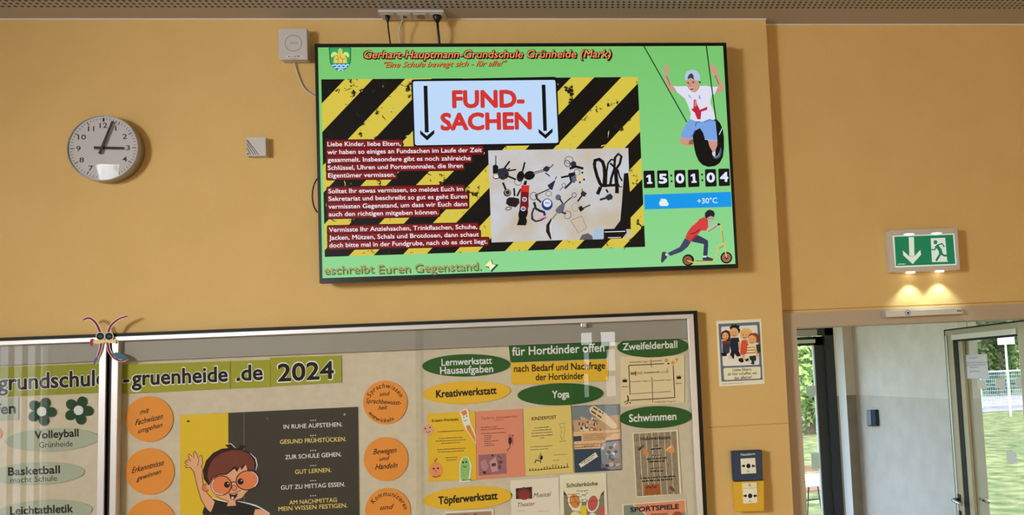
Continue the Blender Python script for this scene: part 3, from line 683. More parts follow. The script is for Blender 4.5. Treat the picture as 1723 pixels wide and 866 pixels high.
for i in range(90):
    x, y = rnd.uniform(548, 1070), rnd.uniform(136, 412)
    a = rnd.uniform(-.6, .6)+rnd.choice((0, 1.5)); l = rnd.uniform(3, 16)
    c = rnd.choice(((215, 205, 120), (15, 12, 5), (15, 12, 5)))
    pts = [(x+math.cos(a)*l*t+rnd.uniform(-1, 1), y+math.sin(a)*l*t+rnd.uniform(-1, 1)) for t in (0, .3, .6, 1)]
    A.line(pts, [.4, rnd.uniform(.8, 2.2), rnd.uniform(.6, 1.6), .3], c)
o = A.done(); o['kind'] = 'stuff'
# notice plate with arrows
def rr(pts, r=.06):                              # rounded quad
    out = []; n = len(pts)
    for i in range(n):
        p, a, b = Vector(pts[i]), Vector(pts[i-1]), Vector(pts[(i+1) % n])
        q0 = p+(a-p).normalized()*r; q1 = p+(b-p).normalized()*r
        for t in (0, .25, .5, .75, 1): q = (1-t)**2*q0+2*t*(1-t)*p+t*t*q1; out.append((q.x, q.y))
    return out
k = T(680, 60, 3.9375); A = SA('notice_plate')
A.poly(rr(k(46, 290, 1012, 272, 1032, 724, 62, 740), 5), (6, 6, 8)); A.poly(rr(k(58, 302, 1002, 293, 1022, 710, 72, 726), 4), (190, 217, 248)); A.done()
for p, h in ((k(129, 332, 154, 331, 163, 640, 137, 641), k(105, 625, 150, 664, 200, 622, 200, 648, 153, 694, 107, 652)), (k(911, 325, 936, 324, 946, 630, 922, 631), k(890, 616, 935, 655, 983, 613, 984, 638, 938, 682, 892, 644))):
    A = SA('arrow'); A.poly(p, (6, 6, 8)).poly(h, (6, 6, 8)); A.done()
A = SA('headline_lettering')
for t_, x0, y0, x1, y1, h in (('FUND-', 325, 474, 792, 470, 106), ('SACHEN', 248, 622, 840, 615, 104)):
    (a, b), (c, d) = k(x0, y0, x1, y1)
    A.text(t_, a, b, c, d, h/3.9375, (150, 60, 70), .045, lean=-.02); A.text(t_, a, b, c, d, h/3.9375, (214, 48, 42), .034, lean=-.02)
A.done()
k = T(520, 220, 3.206)
lines = [('Liebe Kinder, liebe Eltern,', 100, 83, 495, 80), ('wir haben so einiges an Fundsachen im Laufe der Zeit', 100, 126, 932, 114), ('gesammelt. Insbesondere gibt es noch zahlreiche', 101, 168, 872, 158), ('Schlüssel, Uhren und Portemonnales, die Ihren', 102, 211, 830, 199), ('Eigentümer vermissen.', 104, 252, 465, 247),
 ('Solltet Ihr etwas vermissen, so meldet Euch im', 105, 337, 831, 324), ('Sekretariat und beschreibt so gut es geht Euren', 106, 378, 853, 364), ('vermissten Gegenstand, um dass wir Euch dann', 106, 420, 853, 405), ('auch den richtigen mitgeben können.', 107, 461, 697, 449),
 ('Vermisste Ihr Anziehsachen, Trinkflaschen, Schuhe,', 108, 545, 907, 528), ('Jacken, Mützen, Schals und Brotdosen, dann schaut', 109, 588, 916, 569), ('doch bitte mal in der Fundgrube, nach ob es dort liegt.', 110, 629, 962, 607)]
A = SA('text_shadow')
for t_, x0, y0, x1, y1 in lines:
    for e, c in ((12, (64, 10, 8)), (6, (128, 22, 24))): A.poly(rr(k(x0-e, y0-24-e, x1+e, y1-24-e, x1+e, y1+4+e, x0-e, y0+4+e), 3.5), c)
A.done()
for t_, x0, y0, x1, y1 in lines:
    (a, b), (c, d) = k(x0, y0, x1, y1); A = SA('notice_lettering'); A.text(t_, a, b, c, d, 7.2, (244, 238, 246), .014); A.done()
# photograph of found keys
k = T(800, 230, 4.123)
gk = textured('screen_wood', (1, 1, 1), (1, 1, 1)); bs = gk.node_tree.nodes['Principled BSDF']; rp = [q for q in gk.node_tree.nodes if q.type == 'VALTORGB'][0]
rp.color_ramp.elements[0].color = (lin(200), lin(186), lin(165), 1); rp.color_ramp.elements[1].color = (lin(205), lin(208), lin(215), 1)
for l_ in list(gk.node_tree.links):
    if l_.to_socket.name == 'Base Color': gk.node_tree.links.remove(l_)
bs.inputs['Base Color'].default_value = (.005, .005, .005, 1); bs.inputs['Roughness'].default_value = .22
gk.node_tree.links.new(rp.outputs[0], bs.inputs['Emission Color']); bs.inputs['Emission Strength'].default_value = .95
A = SA('key_photograph'); A.poly(k(88, 95, 1060, 78, 1080, 700, 112, 733), gk); A.done()
K0, K1, K2 = (14, 12, 12), (40, 42, 58), (95, 100, 120)
def KA(): return SA('pictured_keys')
kk = T(815, 255, 9.62); A = KA()
A.line(kk(185, 65, 185, 215), 2.6, (120, 115, 110)); A.poly(kk(135, 230, 180, 205, 225, 235, 220, 350, 140, 360), K0); A.ell(*kk(190, 405)[0], 5.5, 4.2, K0).ell(*kk(190, 400)[0], 4.6, 3.2, (222, 215, 200))
A.poly(kk(215, 280, 300, 265, 345, 250, 375, 300, 400, 360, 370, 430, 300, 460, 235, 430, 215, 360), K1); A.line(kk(320, 275, 410, 155), 2.8, K0).line(kk(380, 310, 515, 290), 2.4, K0).line(kk(340, 380, 510, 450), 3, K0).line(kk(370, 300, 415, 268), 2, K0); A.done()
A = KA(); A.line(kk(618, 320, 655, 170), 2.9, K0); A.ell(*kk(585, 400)[0], 6.2, 9.2, K0, 12); A.ell(*kk(730, 385)[0], 9.4, 7.4, K0, -18); A.line(kk(790, 350, 960, 305), 3.8, (45, 45, 45)).line(kk(800, 348, 955, 308), 1.4, (190, 190, 190)); A.poly(kk(950, 270, 1000, 230, 1060, 250, 1050, 300, 1010, 330, 960, 310), K1); A.line(kk(1050, 270, 1120, 205), 2, K2).line(kk(985, 340, 1060, 400), 2.2, (70, 70, 50)); A.ringe(*kk(545, 490)[0], 6, 5.6, .9, (60, 55, 50)); A.done()
A = KA(); A.line(kk(300, 500, 345, 610), 3.4, K0); A.ell(*kk(372, 665)[0], 6.4, 6.4, K0).ell(*kk(377, 660)[0], 4.9, 4.9, (170, 165, 140)).ell(*kk(378, 660)[0], 3.6, 3.6, (40, 40, 38)); A.line(kk(480, 590, 490, 720), 3, K0).line(kk(590, 600, 530, 720), 3, K0); A.poly(kk(360, 770, 400, 740, 480, 740, 560, 760, 570, 830, 510, 900, 400, 880, 350, 840), (35, 25, 28)); A.ringe(*kk(390, 920)[0], 5, 2.4, 1.3, K0, -12); A.done()
k5 = T(820, 330, 10.186)
A = KA(); A.poly(kk(600, 545, 730, 545, 720, 680, 590, 670), (205, 45, 32)); A.poly(kk(590, 640, 722, 660, 715, 760, 718, 900, 580, 900), (118, 18, 20)); A.poly(k5(570, 30, 705, 30, 695, 250, 550, 240), (118, 18, 20)); A.poly(k5(550, 235, 700, 250, 690, 310, 665, 370, 682, 430, 660, 500, 505, 495, 540, 390, 530, 310), K0)
for q in (kk(650, 772)[0], k5(615, 215)[0]): A.ell(*q, 4.1, 4, (200, 205, 220)).ell(*q, 2.6, 2.4, (90, 110, 170))
A.poly(kk(625, 540, 650, 470, 690, 470, 680, 540), K0); A.done()
A = KA(); A.ringe(*kk(800, 720)[0], 6.3, 6.3, 1, (50, 45, 40)); A.line(kk(840, 700, 1050, 605), 2, (60, 50, 50)); A.poly(kk(1020, 545, 1150, 455, 1140, 500, 1100, 620, 1060, 610), K1); A.line(kk(1145, 450, 1170, 400), 1.8, K2); A.line(kk(830, 690, 850, 760, 920, 820), 3.2, (50, 45, 28)); A.ringe(*kk(1040, 680)[0], 5, 4.2, .9, (90, 90, 90)); A.done()
A = KA(); A.ell(*k5(1025, 140)[0], 9.3, 10, (35, 50, 130)).ell(*k5(1027, 118)[0], 6.6, 6.6, (215, 225, 240)); A.text('MAZ', *k5(990, 132)[0], *k5(1066, 128)[0], 3, (60, 80, 140), .02); A.line(k5(800, 100, 830, 210, 900, 250, 970, 270, 985, 330), 4.2, (30, 28, 55)); A.line(k5(800, 200, 765, 300, 770, 390, 830, 430, 920, 410, 1010, 355), [3, 3, 4, 3, 2.6, 2], (60, 25, 60)); A.line(k5(900, 385, 1010, 345), 2.4, (225, 120, 205)); A.done()
A = KA(); A.ell(*k5(1215, 20)[0], 4.8, 5, K2); A.line(k5(1240, 40, 1300, 140), 2.4, K0).line(k5(1310, 140, 1420, 30), 1.8, K1); A.poly(k5(1165, 240, 1220, 170, 1300, 110, 1330, 150, 1310, 250, 1240, 300, 1180, 270), K2); A.line(k5(1270, 270, 1350, 300), 3, K1); A.ringe(*k5(1375, 320)[0], 5.8, 6.6, 1, (90, 85, 80)); A.line(k5(1200, 280, 1110, 390), 2.2, (130, 125, 115)); A.line(k5(1110, 390, 1040, 500, 1040, 600, 1090, 740), [4, 6, 7, 2], (35, 18, 15)); A.line(k5(1120, 390, 1080, 500, 1085, 600, 1115, 720), [2, 3, 3, 1], (205, 205, 205)); A.done()
k6 = T(940, 250, 8.657)
A = KA(); A.ringe(*k6(150, 165)[0], 6.8, 5.9, .9, K1); A.ringe(*k6(125, 215)[0], 4.4, 5.8, 1.2, K0, -30); A.ell(*k6(215, 225)[0], 5, 5, K1); A.line(k6(160, 290, 250, 260, 360, 290), 4.2, K0); A.line(k6(35, 420, 180, 390), 3.2, K0); A.poly(k6(140, 360, 240, 340, 250, 440, 230, 500, 170, 480), K0); A.line(k6(230, 440, 90, 580), 3.4, K1); A.ringe(*k6(268, 345)[0], 5.2, 5.4, 1, K1); A.poly(k6(180, 410, 250, 385, 265, 470, 200, 490), K2)
for q in ((335, 370), (300, 440), (350, 430), (320, 480), (285, 410)): A.ell(*k6(*q)[0], 3.2, 3.2, (215, 195, 150), 0, 9)
for q in ((345, 350), (370, 450), (310, 490)): A.ell(*k6(*q)[0], 1.8, 1.8, K0, 0, 8)
A.ringe(*k6(75, 535)[0], 3, 3.4, 1, K2); A.line(k6(60, 555, 15, 610), 1.4, K2); A.done()
A = KA(); A.ringe(*k6(225, 675)[0], 3.6, 3.8, 1.4, K2); A.line(k6(195, 705, 90, 790), 1.6, K1); A.poly(k6(320, 650, 350, 610, 410, 650, 380, 700, 330, 690), K1); A.line(k6(335, 690, 275, 770), 2.6, K0).line(k6(340, 580, 345, 620), 1.2, K1); A.poly(k6(275, 855, 330, 830, 370, 880, 320, 920), K0); A.line(k6(350, 870, 460, 818), 2, K1); A.ringe(*k6(245, 850)[0], 6, 6.6, 1, (150, 150, 140)); A.done()
A = KA()
for pts, w_ in ((k6(520, 250, 530, 170, 590, 155, 640, 190, 665, 270, 672, 400, 660, 560), 6), (k6(520, 250, 560, 400, 600, 500, 640, 560), 5.4), (k6(610, 560, 565, 665), 6), (k6(690, 560, 700, 330, 720, 210, 770, 155, 810, 170), 3), (k6(750, 530, 770, 420, 810, 300, 820, 130, 870, 75, 915, 110, 890, 220, 840, 290), 4.2), (k6(830, 280, 840, 450, 850, 560, 850, 650), 6.4), (k6(860, 300, 890, 410, 925, 470), 2.6), (k6(860, 500, 890, 555, 925, 555), 1.8), (k6(640, 540, 830, 530), 4.5), (k6(690, 590, 720, 640), 3), (k6(750, 210, 800, 260), 3.4)): A.line(pts, w_, K0)
A.poly(k6(685, 690, 750, 650, 790, 690, 780, 735, 720, 755, 690, 730), K1); A.line(k6(600, 745, 700, 715), 3.6, K1); A.done()
A = KA(); A.line(k(660, 580, 735, 550, 772, 630, 715, 668, 660, 580), 1, (130, 115, 100)); A.poly(k(665, 585, 732, 558, 765, 628, 716, 660), (196, 182, 162)); A.done()
A = KA(); A.poly(k(1030, 255, 1060, 250, 1072, 380, 1078, 640, 960, 640, 1005, 580, 1018, 430), K0); A.poly(k(720, 715, 740, 680, 780, 668, 815, 690, 815, 712), (95, 92, 92)); A.poly(k(810, 690, 835, 635, 880, 640, 890, 660, 885, 710, 815, 712), (165, 190, 215)); A.poly(k(890, 640, 1045, 635, 1050, 665, 1018, 705, 890, 708), K0); A.line(k(895, 660, 1040, 655), 1.4, (220, 225, 230)).line(k(920, 700, 1010, 698), 1.6, (200, 200, 205)); A.done()
# running text line
k = T(540, 420, 5.384); A = SA('ticker_lettering')
for t_, x0, y0, x1, y1 in (('eschreibt', 30, 218, 480, 203), ('Euren', 522, 210, 808, 200), ('Gegenstand.', 850, 200, 1450, 178)):
    (a, b), (c, d) = k(x0, y0, x1, y1)
    A.text(t_, a, b, c, d, 13.5, (45, 110, 70), .012, dx=2, dy=2.4); A.text(t_, a, b, c, d, 13.5, (196, 92, 58), .008); A.text(t_, a, b, c, d, 13.5, (150, 190, 110), -.018)
A.done()
A = SA('lightning_sign'); A.poly(k(1545, 85, 1560, 130, 1610, 135, 1545, 205, 1530, 165, 1490, 155), (30, 70, 80)); A.poly(k(1540, 92, 1552, 130, 1585, 138, 1535, 190, 1525, 155, 1485, 145), (245, 240, 180)); A.done()
# clock tiles, weather strip
k = T(1060, 260, 4.125)
for i, (ch, x, y) in enumerate((('1', 133, 170), ('5', 228, 168), ('0', 347, 166), ('1', 441, 163), ('0', 560, 160), ('4', 653, 156))):
    A = SA('digit_tile'); A.poly(rr(k(x-40, y-58, x+36, y-60, x+42, y+60, x-36, y+63), 2), (14, 12, 12)); DW = (225, 232, 250)
    if ch == '1': A.poly(k(x-5, y-30, x+10, y-31, x+13, y+20, x+22, y+20, x+22, y+32, x-14, y+33, x-14, y+21, x-4, y+21, x-6, y-14, x-20, y-10, x-20, y-20), DW)
    else: (a, b), (c, d) = k(x-24, y+30, x+27, y+29); A.text(ch, a, b, c, d, 14.8, DW, .045)
    A.done()
for x, y in ((287, 167), (500, 160)): A = SA('colon'); A.ell(*k(x, y-22)[0], 1.7, 1.9, (15, 25, 12), 0, 10); A.ell(*k(x+2, y+18)[0], 1.7, 1.9, (15, 25, 12), 0, 10); A.done()
A = SA('weather_strip'); A.poly(k(98, 278, 700, 258, 706, 362, 102, 380), (8, 150, 232)); A.text('+30°C', *k(468, 340)[0], *k(607, 335)[0], 8.8, (225, 240, 250), .008)
A.ell(*k(222, 318)[0], 3.2, 3.4, (215, 215, 160), 0, 12); A.ell(*k(220, 338)[0], 4.4, 4, (225, 240, 245)).ell(*k(238, 328)[0], 5, 5.4, (225, 240, 245)).ell(*k(254, 342)[0], 3.6, 3.2, (225, 240, 245)).poly(k(208, 342, 262, 340, 262, 356, 208, 356), (225, 240, 245)); A.done()
# child on a tyre swing
SK, SKD, SKL = (205, 150, 132), (150, 92, 80), (232, 190, 170)
k1 = T(1100, 95, 8.246); k2 = T(1120, 185, 8.658); k0 = T(1040, 60, 3.935)
def chain(p, q, w, n):
    A = SA('swing_chain'); A.line([p, q], w, (20, 55, 25))
    for i in range(n):
        t_ = (i+.5)/n; x, y = p[0]+(q[0]-p[0])*t_, p[1]+(q[1]-p[1])*t_; A.ell(x, y, w*.75, w*1.0, (24, 48, 26), 0, 8)
    A.done()
chain(k0(170, 68)[0], k0(455, 572)[0], 1.5, 46); 
A = SA('tyre'); A.poly(k2(735, 125, 790, 185, 830, 270, 850, 400, 850, 560, 835, 680, 790, 770, 720, 815, 620, 828, 540, 800, 480, 740, 440, 650, 415, 540, 400, 440, 395, 380, 430, 300, 500, 250, 600, 200), (10, 10, 12)); A.line(k2(690, 690, 740, 705, 780, 670, 800, 600, 805, 540), [1, 2.4, 4.5, 3.5, .6], (70, 90, 115)); A.line(k2(685, 655, 725, 690, 770, 660, 780, 630), 1.1, (165, 185, 205)); A.line(k2(780, 360, 825, 260), 1.4, (200, 215, 225)); A.done()
A = SA('swing_child_knee')
A.poly(k2(215, 400, 205, 445, 225, 490, 280, 520, 400, 520, 400, 420, 320, 400), SK).poly(k2(330, 500, 350, 440, 400, 425, 405, 500), SKD)
A.done(); A = SA('swing_child_knee'); A.poly(k2(615, 440, 750, 440, 755, 510, 730, 570, 720, 625, 680, 600, 640, 530), SK)
A.done(); A = SA('swing_child_arm'); A.poly(k1(265, 410, 240, 385, 205, 300, 187, 255, 190, 235, 205, 215, 200, 195, 218, 175, 222, 150, 213, 145, 205, 162, 208, 120, 198, 115, 192, 155, 185, 103, 176, 103, 174, 155, 160, 115, 150, 118, 158, 165, 142, 195, 140, 235, 152, 262, 165, 340, 195, 430, 240, 475, 330, 500, 330, 440), SK)
A.line(k1(180, 270, 225, 400), 1.4, SKD); A.done(); A = SA('swing_child_arm'); A.poly(k1(840, 420, 885, 420, 900, 380, 880, 300, 850, 250, 815, 235, 785, 200, 780, 170, 795, 165, 780, 105, 790, 98, 815, 150, 810, 95, 822, 92, 835, 150, 845, 108, 855, 110, 862, 165, 880, 195, 885, 235, 930, 320, 975, 430, 970, 465, 900, 505, 840, 510), SK)
A.line(k1(850, 260, 905, 390), 1.6, SKD); A.done(); A = SA('swing_child_head')
A.poly(k1(448, 320, 545, 310, 620, 350, 635, 400, 620, 450, 575, 495, 530, 490, 480, 450, 452, 390), SK); A.done()
A = SA('swing_child_shirt'); A.poly(k1(270, 405, 330, 415, 460, 410, 490, 455, 530, 490, 575, 500, 620, 460, 640, 410, 720, 405, 800, 420, 890, 418, 850, 515, 800, 540, 785, 640, 830, 750, 855, 870, 720, 900, 520, 900, 500, 870, 515, 790, 490, 720, 465, 650, 430, 580, 330, 500), (222, 222, 240))
A.poly(k1(555, 600, 580, 590, 610, 680, 640, 740, 745, 695, 740, 740, 660, 765, 650, 870, 605, 870, 570, 780, 515, 730, 550, 720), (190, 35, 58)).poly(k1(570, 590, 590, 600, 600, 680, 560, 700), (225, 120, 110)); A.line(k1(480, 530, 520, 580), 2, (150, 175, 215)).line(k1(630, 540, 640, 590), 2.4, (130, 160, 215)); A.done()
A = SA('swing_child_shorts'); A.poly(k2(355, 130, 440, 165, 540, 170, 640, 130, 725, 165, 740, 300, 755, 450, 690, 455, 575, 430, 545, 330, 500, 265, 430, 300, 395, 360, 385, 420, 300, 410, 215, 390, 250, 300, 310, 190), (120, 163, 224)); A.line(k2(435, 235, 445, 180, 500, 168), 1.3, (40, 60, 110)).line(k2(380, 390, 430, 290), 1.6, (70, 105, 190)).line(k2(560, 180, 640, 140, 720, 160), 1.6, (85, 120, 190)).line(k2(570, 425, 690, 445, 755, 448), 1.2, (170, 200, 235)); A.done()
A = SA('swing_child_shoe'); A.poly(k2(680, 610, 725, 605, 725, 670, 700, 672, 678, 640), (215, 215, 220)); A.done()
A = SA('swing_child_cap'); A.poly(k1(438, 330, 432, 260, 460, 205, 530, 182, 600, 200, 640, 260, 645, 350, 560, 315, 490, 312), (178, 200, 226)); A.poly(k1(470, 315, 470, 290, 490, 250, 525, 230, 550, 260, 560, 318, 510, 300), (70, 60, 58)); A.poly(k1(620, 335, 655, 350, 650, 375, 625, 360), (40, 40, 45)); A.done()
A = SA('swing_child_face'); A.ell(*k1(478, 370)[0], 1.6, 1, (50, 30, 30), 0, 10).ell(*k1(548, 362)[0], 1.8, 1, (50, 30, 30), 0, 10); A.line(k1(455, 355, 495, 358), 1, SKD).line(k1(525, 350, 570, 345), 1, SKD); A.poly(k1(488, 430, 520, 438, 558, 428, 545, 455, 515, 462), (60, 18, 22)).line(k1(492, 433, 520, 442, 555, 432), .9, (240, 235, 235)); A.line(k1(505, 375, 498, 410, 520, 412), .8, SKD); A.done()
chain(k0(584, 68)[0], k0(652, 585)[0], 1.6, 46)
# child on a scooter
k = T(1105, 345, 8.25)
YS, YSD = (222, 190, 92), (140, 110, 40)
A = SA('scooter_wheel'); A.ell(*k(437, 762)[0], 9.9, 9.7, (16, 12, 10)).ell(*k(430, 765)[0], 7.2, 7.2, (150, 92, 62)).ell(*k(430, 765)[0], 3.4, 3.4, (90, 55, 40)); A.done()
A = SA('scooter_wheel'); A.ell(*k(967, 728)[0], 9.9, 9.9, (16, 12, 10)).ell(*k(967, 728)[0], 7.5, 7.5, (160, 105, 85)).ell(*k(967, 728)[0], 3, 3, (80, 40, 30)); A.done()
A = SA('scooter_frame'); A.line(k(420, 765, 510, 795, 780, 792, 810, 740, 850, 570, 880, 540, 930, 540), 2.1, YS); A.line(k(540, 775, 780, 770), 1.4, YSD); A.line(k(885, 265, 905, 420, 940, 560, 970, 730), 2.2, YS); A.line(k(905, 350, 930, 520), 1, YSD); A.line(k(870, 600, 930, 560), 1.2, YSD); A.done()
A = SA('scooter_child_trousers'); A.poly(k(395, 455, 475, 510, 430, 580, 350, 645, 190, 705, 150, 665, 320, 580, 350, 530), (62, 68, 98)); A.poly(k(560, 410, 640, 450, 710, 490, 715, 540, 705, 700, 645, 700, 655, 540, 560, 520, 480, 505), (52, 56, 82)); A.done()
A = SA('scooter_child_shoe'); A.poly(k(75, 650, 120, 645, 150, 690, 140, 730, 75, 805, 58, 770), (58, 62, 82)); A.poly(k(118, 665, 145, 680, 148, 705, 125, 700), (225, 225, 230)); A.done()
A = SA('scooter_child_shoe'); A.poly(k(635, 720, 690, 710, 790, 745, 770, 768, 640, 765), (52, 56, 78)); A.poly(k(640, 705, 690, 705, 690, 725, 640, 728), (215, 215, 220)); A.done()
A = SA('scooter_child_shirt'); A.poly(k(660, 165, 710, 200, 715, 300, 690, 355, 620, 350, 560, 420, 470, 512, 395, 450, 430, 370, 500, 275, 570, 205), (208, 62, 62)); A.line(k(600, 330, 540, 380, 470, 400), 1.8, (120, 25, 35)).line(k(545, 420, 470, 500), 2, (160, 40, 45)); A.line(k(500, 280, 580, 205), 1.4, (215, 190, 90)); A.done()
A = SA('scooter_child_arm'); A.poly(k(690, 335, 830, 250, 880, 245, 885, 270, 840, 285, 715, 368, 695, 362), (205, 180, 175)); A.line(k(715, 366, 840, 285), 1, (80, 55, 55)); A.ell(*k(862, 266)[0], 2.8, 1.9, (50, 40, 38), 0, 10); A.done()
A = SA('scooter_child_head'); A.poly(k(705, 170, 790, 150, 795, 190, 765, 228, 725, 222, 705, 195), (185, 150, 150)); A.poly(k(668, 160, 670, 110, 700, 75, 740, 62, 790, 82, 808, 120, 795, 165, 750, 150, 715, 165, 690, 190), (35, 26, 36)); A.line(k(735, 205, 760, 205), .9, (235, 225, 225)); A.done()
# cables of the screen
def cable(name, pts, r, mat, label): return tag(B().tube(smooth_path(pts), r, 8).make(name, mat, smooth=True), label, 'cable')
ZS = CEIL-.013
cable('screen_cable', [P(534, 300, -.05), P(528, 312, -.04), P(525.5, 329, -.035), P(528, 346, -.04), P(534, 357, -.05)], .003, M_BLACK, 'black cable bulging out beside the edge of the screen')
p1, p2, p3, p4 = (PZ(x, 25.5, ZS) for x in (652, 676.5, 706, 735.5))
def drop(p, px): q = P(px, 79, -.045); return [p, Vector((p.x*.9+q.x*.1, p.y, p.z-.03)), Vector((p.x*.5+q.x*.5, (p.y+q.y)/2-.01, (p.z+q.z)/2)), q]
cable('antenna_cable', drop(p1, 657.5), .0035, M_BLACK, 'thin black cable hanging from the first ceiling socket')
cable('data_cable', [p2, p2+Vector((0, 0, -.02)), P(672, 52, -.055), P(674, 79, -.045)], .003, M_WPLAS, 'thin white cable hanging from the ceiling data socket')
cable('power_cable', drop(p4, 740), .0055, M_BLACK, 'thick black power cable plugged into the ceiling')
# ---- socket strip under the ceiling
x0, x1 = PZ(638, 24, ZS).x, PZ(748, 24, ZS).x; ya, yb_ = -.092, -.010
ss = empty('socket_strip', ((x0+x1)/2, (ya+yb_)/2, ZS), 'white four gang socket strip mounted on the ceiling edge', 'socket')
B().box((x0, ya, ZS), (x1, yb_, CEIL)).make('frame', M_WPLAS, ss, bevel=.003)
wd = (x1-x0)/4
for i, kind in enumerate(('antenna', 'data', 'power', 'power')):
    xa = x0+wd*i; c = Vector((xa+wd/2, (ya+yb_)/2, ZS)); m_ = B().box((xa+.008, ya+.012, ZS-.003), (xa+wd-.008, yb_-.012, ZS)).make('socket_insert', solid('socket_white', (.66, .62, .57), .4), ss, bevel=.001)
    n_ = 24; R_ = .021 if kind == 'power' else .010
    v = [(c.x+R_*math.cos(2*math.pi*q/n_), c.y+R_*math.sin(2*math.pi*q/n_), ZS-.0034) for q in range(n_)]
    mk('socket_well', v, [tuple(range(n_-1, -1, -1))], solid('socket_shadow', (.10, .08, .06), .7) if i != 2 else solid('socket_grey', (.30, .26, .22), .6), m_)
for p, r, nm, lb in ((p1, .010, 'antenna_plug', 'small black plug of the thin cable in the ceiling strip'), (p4, .019, 'power_plug', 'black power plug pushed into the ceiling strip')):
    tag(B().tube([Vector((p.x, p.y, ZS-.0035)), Vector((p.x, p.y, ZS-.012)), Vector((p.x, p.y, ZS-.026)), Vector((p.x, p.y, ZS-.034))], [r, r, r*.6, r*.35], 16).make(nm, M_BLACK, smooth=True), lb, 'plug')
# ================================================================== glazed notice cases
YG = -.050                                     # face of the cases
YP = -.012                                     # papers hang here
def topy(x): return 568-.0389*x                # upper edge of the black casing in the photo
def edge(x, y, s): return x+s*(y-600)          # a post leaning with the picture
def notice_case(name, label, xl, xr, sl, sr, parts, seam=None):
    YE = 1010
    def quad(l, r, dt): return [(edge(l, topy(l)+dt, sl), topy(l)+dt), (edge(r, topy(r)+dt, sr), topy(r)+dt), (edge(r, YE, sr), YE), (edge(l, YE, sl), YE)]
    (cl, crr), (fl_, frr), (il, ir) = parts
    c = empty(name, P((xl+xr)/2, YE, -.02), label, 'notice case')
    o, f_, i_ = quad(cl, crr, 0), quad(fl_, frr, 5.4), quad(il, ir, 13)
    for q in (f_, i_): q[2] = (q[2][0], YE-14 if q is i_ else YE-5); q[3] = (q[3][0], q[2][1])
    nm = ('top_rail', 'side_post', 'bottom_rail', 'side_post')
    for j in range(4):
        k_ = (j+1) % 4
        B().slab([o[j], o[k_], f_[k_], f_[j]], YG+.006, 0).make('casing_side', M_DARK, c)
    for j in range(4):
        k_ = (j+1) % 4
        fr_ = B().slab([f_[j], f_[k_], i_[k_], i_[j]], YG, -.020).make(nm[j], M_ALU, c, bevel=.002)
        m0 = [((a[0]*.42+b[0]*.58), (a[1]*.42+b[1]*.58)) for a, b in zip((f_[j], f_[k_]), (i_[j], i_[k_]))]
    for a, b in ([(il-8, seam), (seam, ir+8)] if seam else [(il-8, ir+8)]):
        q = [(edge(a, topy(a)+9, .01), topy(a)+9), (edge(b, topy(b)+9, .01), topy(b)+9), (edge(b, YE-10, .011 if b == seam else sr), YE-10), (edge(a, YE-10, .011 if a == seam else sl), YE-10)]
        if a != seam: q[0] = (edge(a, q[0][1], sl), q[0][1])
        if b != seam: q[1] = (edge(b, q[1][1], sr), q[1][1])
        B().slab(q, -.009, -.001).make('pin_board', M_BOARD, c)
    q = [(edge(il-1, 590, sl), topy(il)+11), (edge(ir+1, 560, sr), topy(ir)+11), (edge(ir+1, 590, sr), topy(ir)+46), (edge(il-1, 610, sl), topy(il)+48)]
    B().slab(q, -.026, -.009).make('inner_rail', M_RAIL, c, bevel=.001)
    return c, i_, YE
lc, li, YE = notice_case('notice_case', 'narrow end of a silver framed notice case with sports ovals', -330, 183, -.016, -.016, ((-330, 180.5), (-325, 178.5), (-316, 166.5)))
B().slab(li, YG+.012, YG+.016).make('glass_pane', M_GLASS, lc)
rc, ri, YE = notice_case('notice_case', 'wide silver framed notice case full of club posters', 183, 1176, -.016, .0497, ((184.5, 1177), (187.5, 1170.5), (199, 1160)), seam=703)
B().slab([(697.2, topy(697)+12), (708.2, topy(708)+12), (712.5, YE-12), (701.5, YE-12)], -.0098, -.009).make('joint_strip', M_BOARD, rc)
B().slab([ri[0], (712, topy(712)+13), (716, ri[2][1]), ri[3]], YG+.010, YG+.014).make('glass_pane', M_GLASS, rc)
B().slab([(699, topy(699)+13), ri[1], ri[2], (703, ri[2][1])], YG+.018, YG+.022).make('glass_pane', M_GLASS, rc)
A = Art('catch', rc, YG+.006)
B().slab([(978, 543.5), (987, 543), (987, 549), (978, 549.5)], YG-.004, YG+.004).make('lock', M_STEEL, rc, bevel=.001)

def oval(name, cx, cy, rx, ry, rot, c, label, group, pts=None):
    return sheet(name, pts or ell(cx, cy, rx, ry, rot, 48), YP, c, label, 'sign', group)
def lettering(o, rows, c, bold=.03, shear=0, Y=None, lean=-.02):
    for t_, x0, y0, x1, y1, h in rows:
        A = Art('lettering', o, (YP-.0006) if Y is None else Y); A.text(t_, x0, y0, x1, y1, h, c, bold, shear, lean); A.done()
INK = (22, 18, 14); DG = (40, 78, 30); SG = (152, 154, 124); OY = (222, 158, 40); CRM = (236, 222, 186)
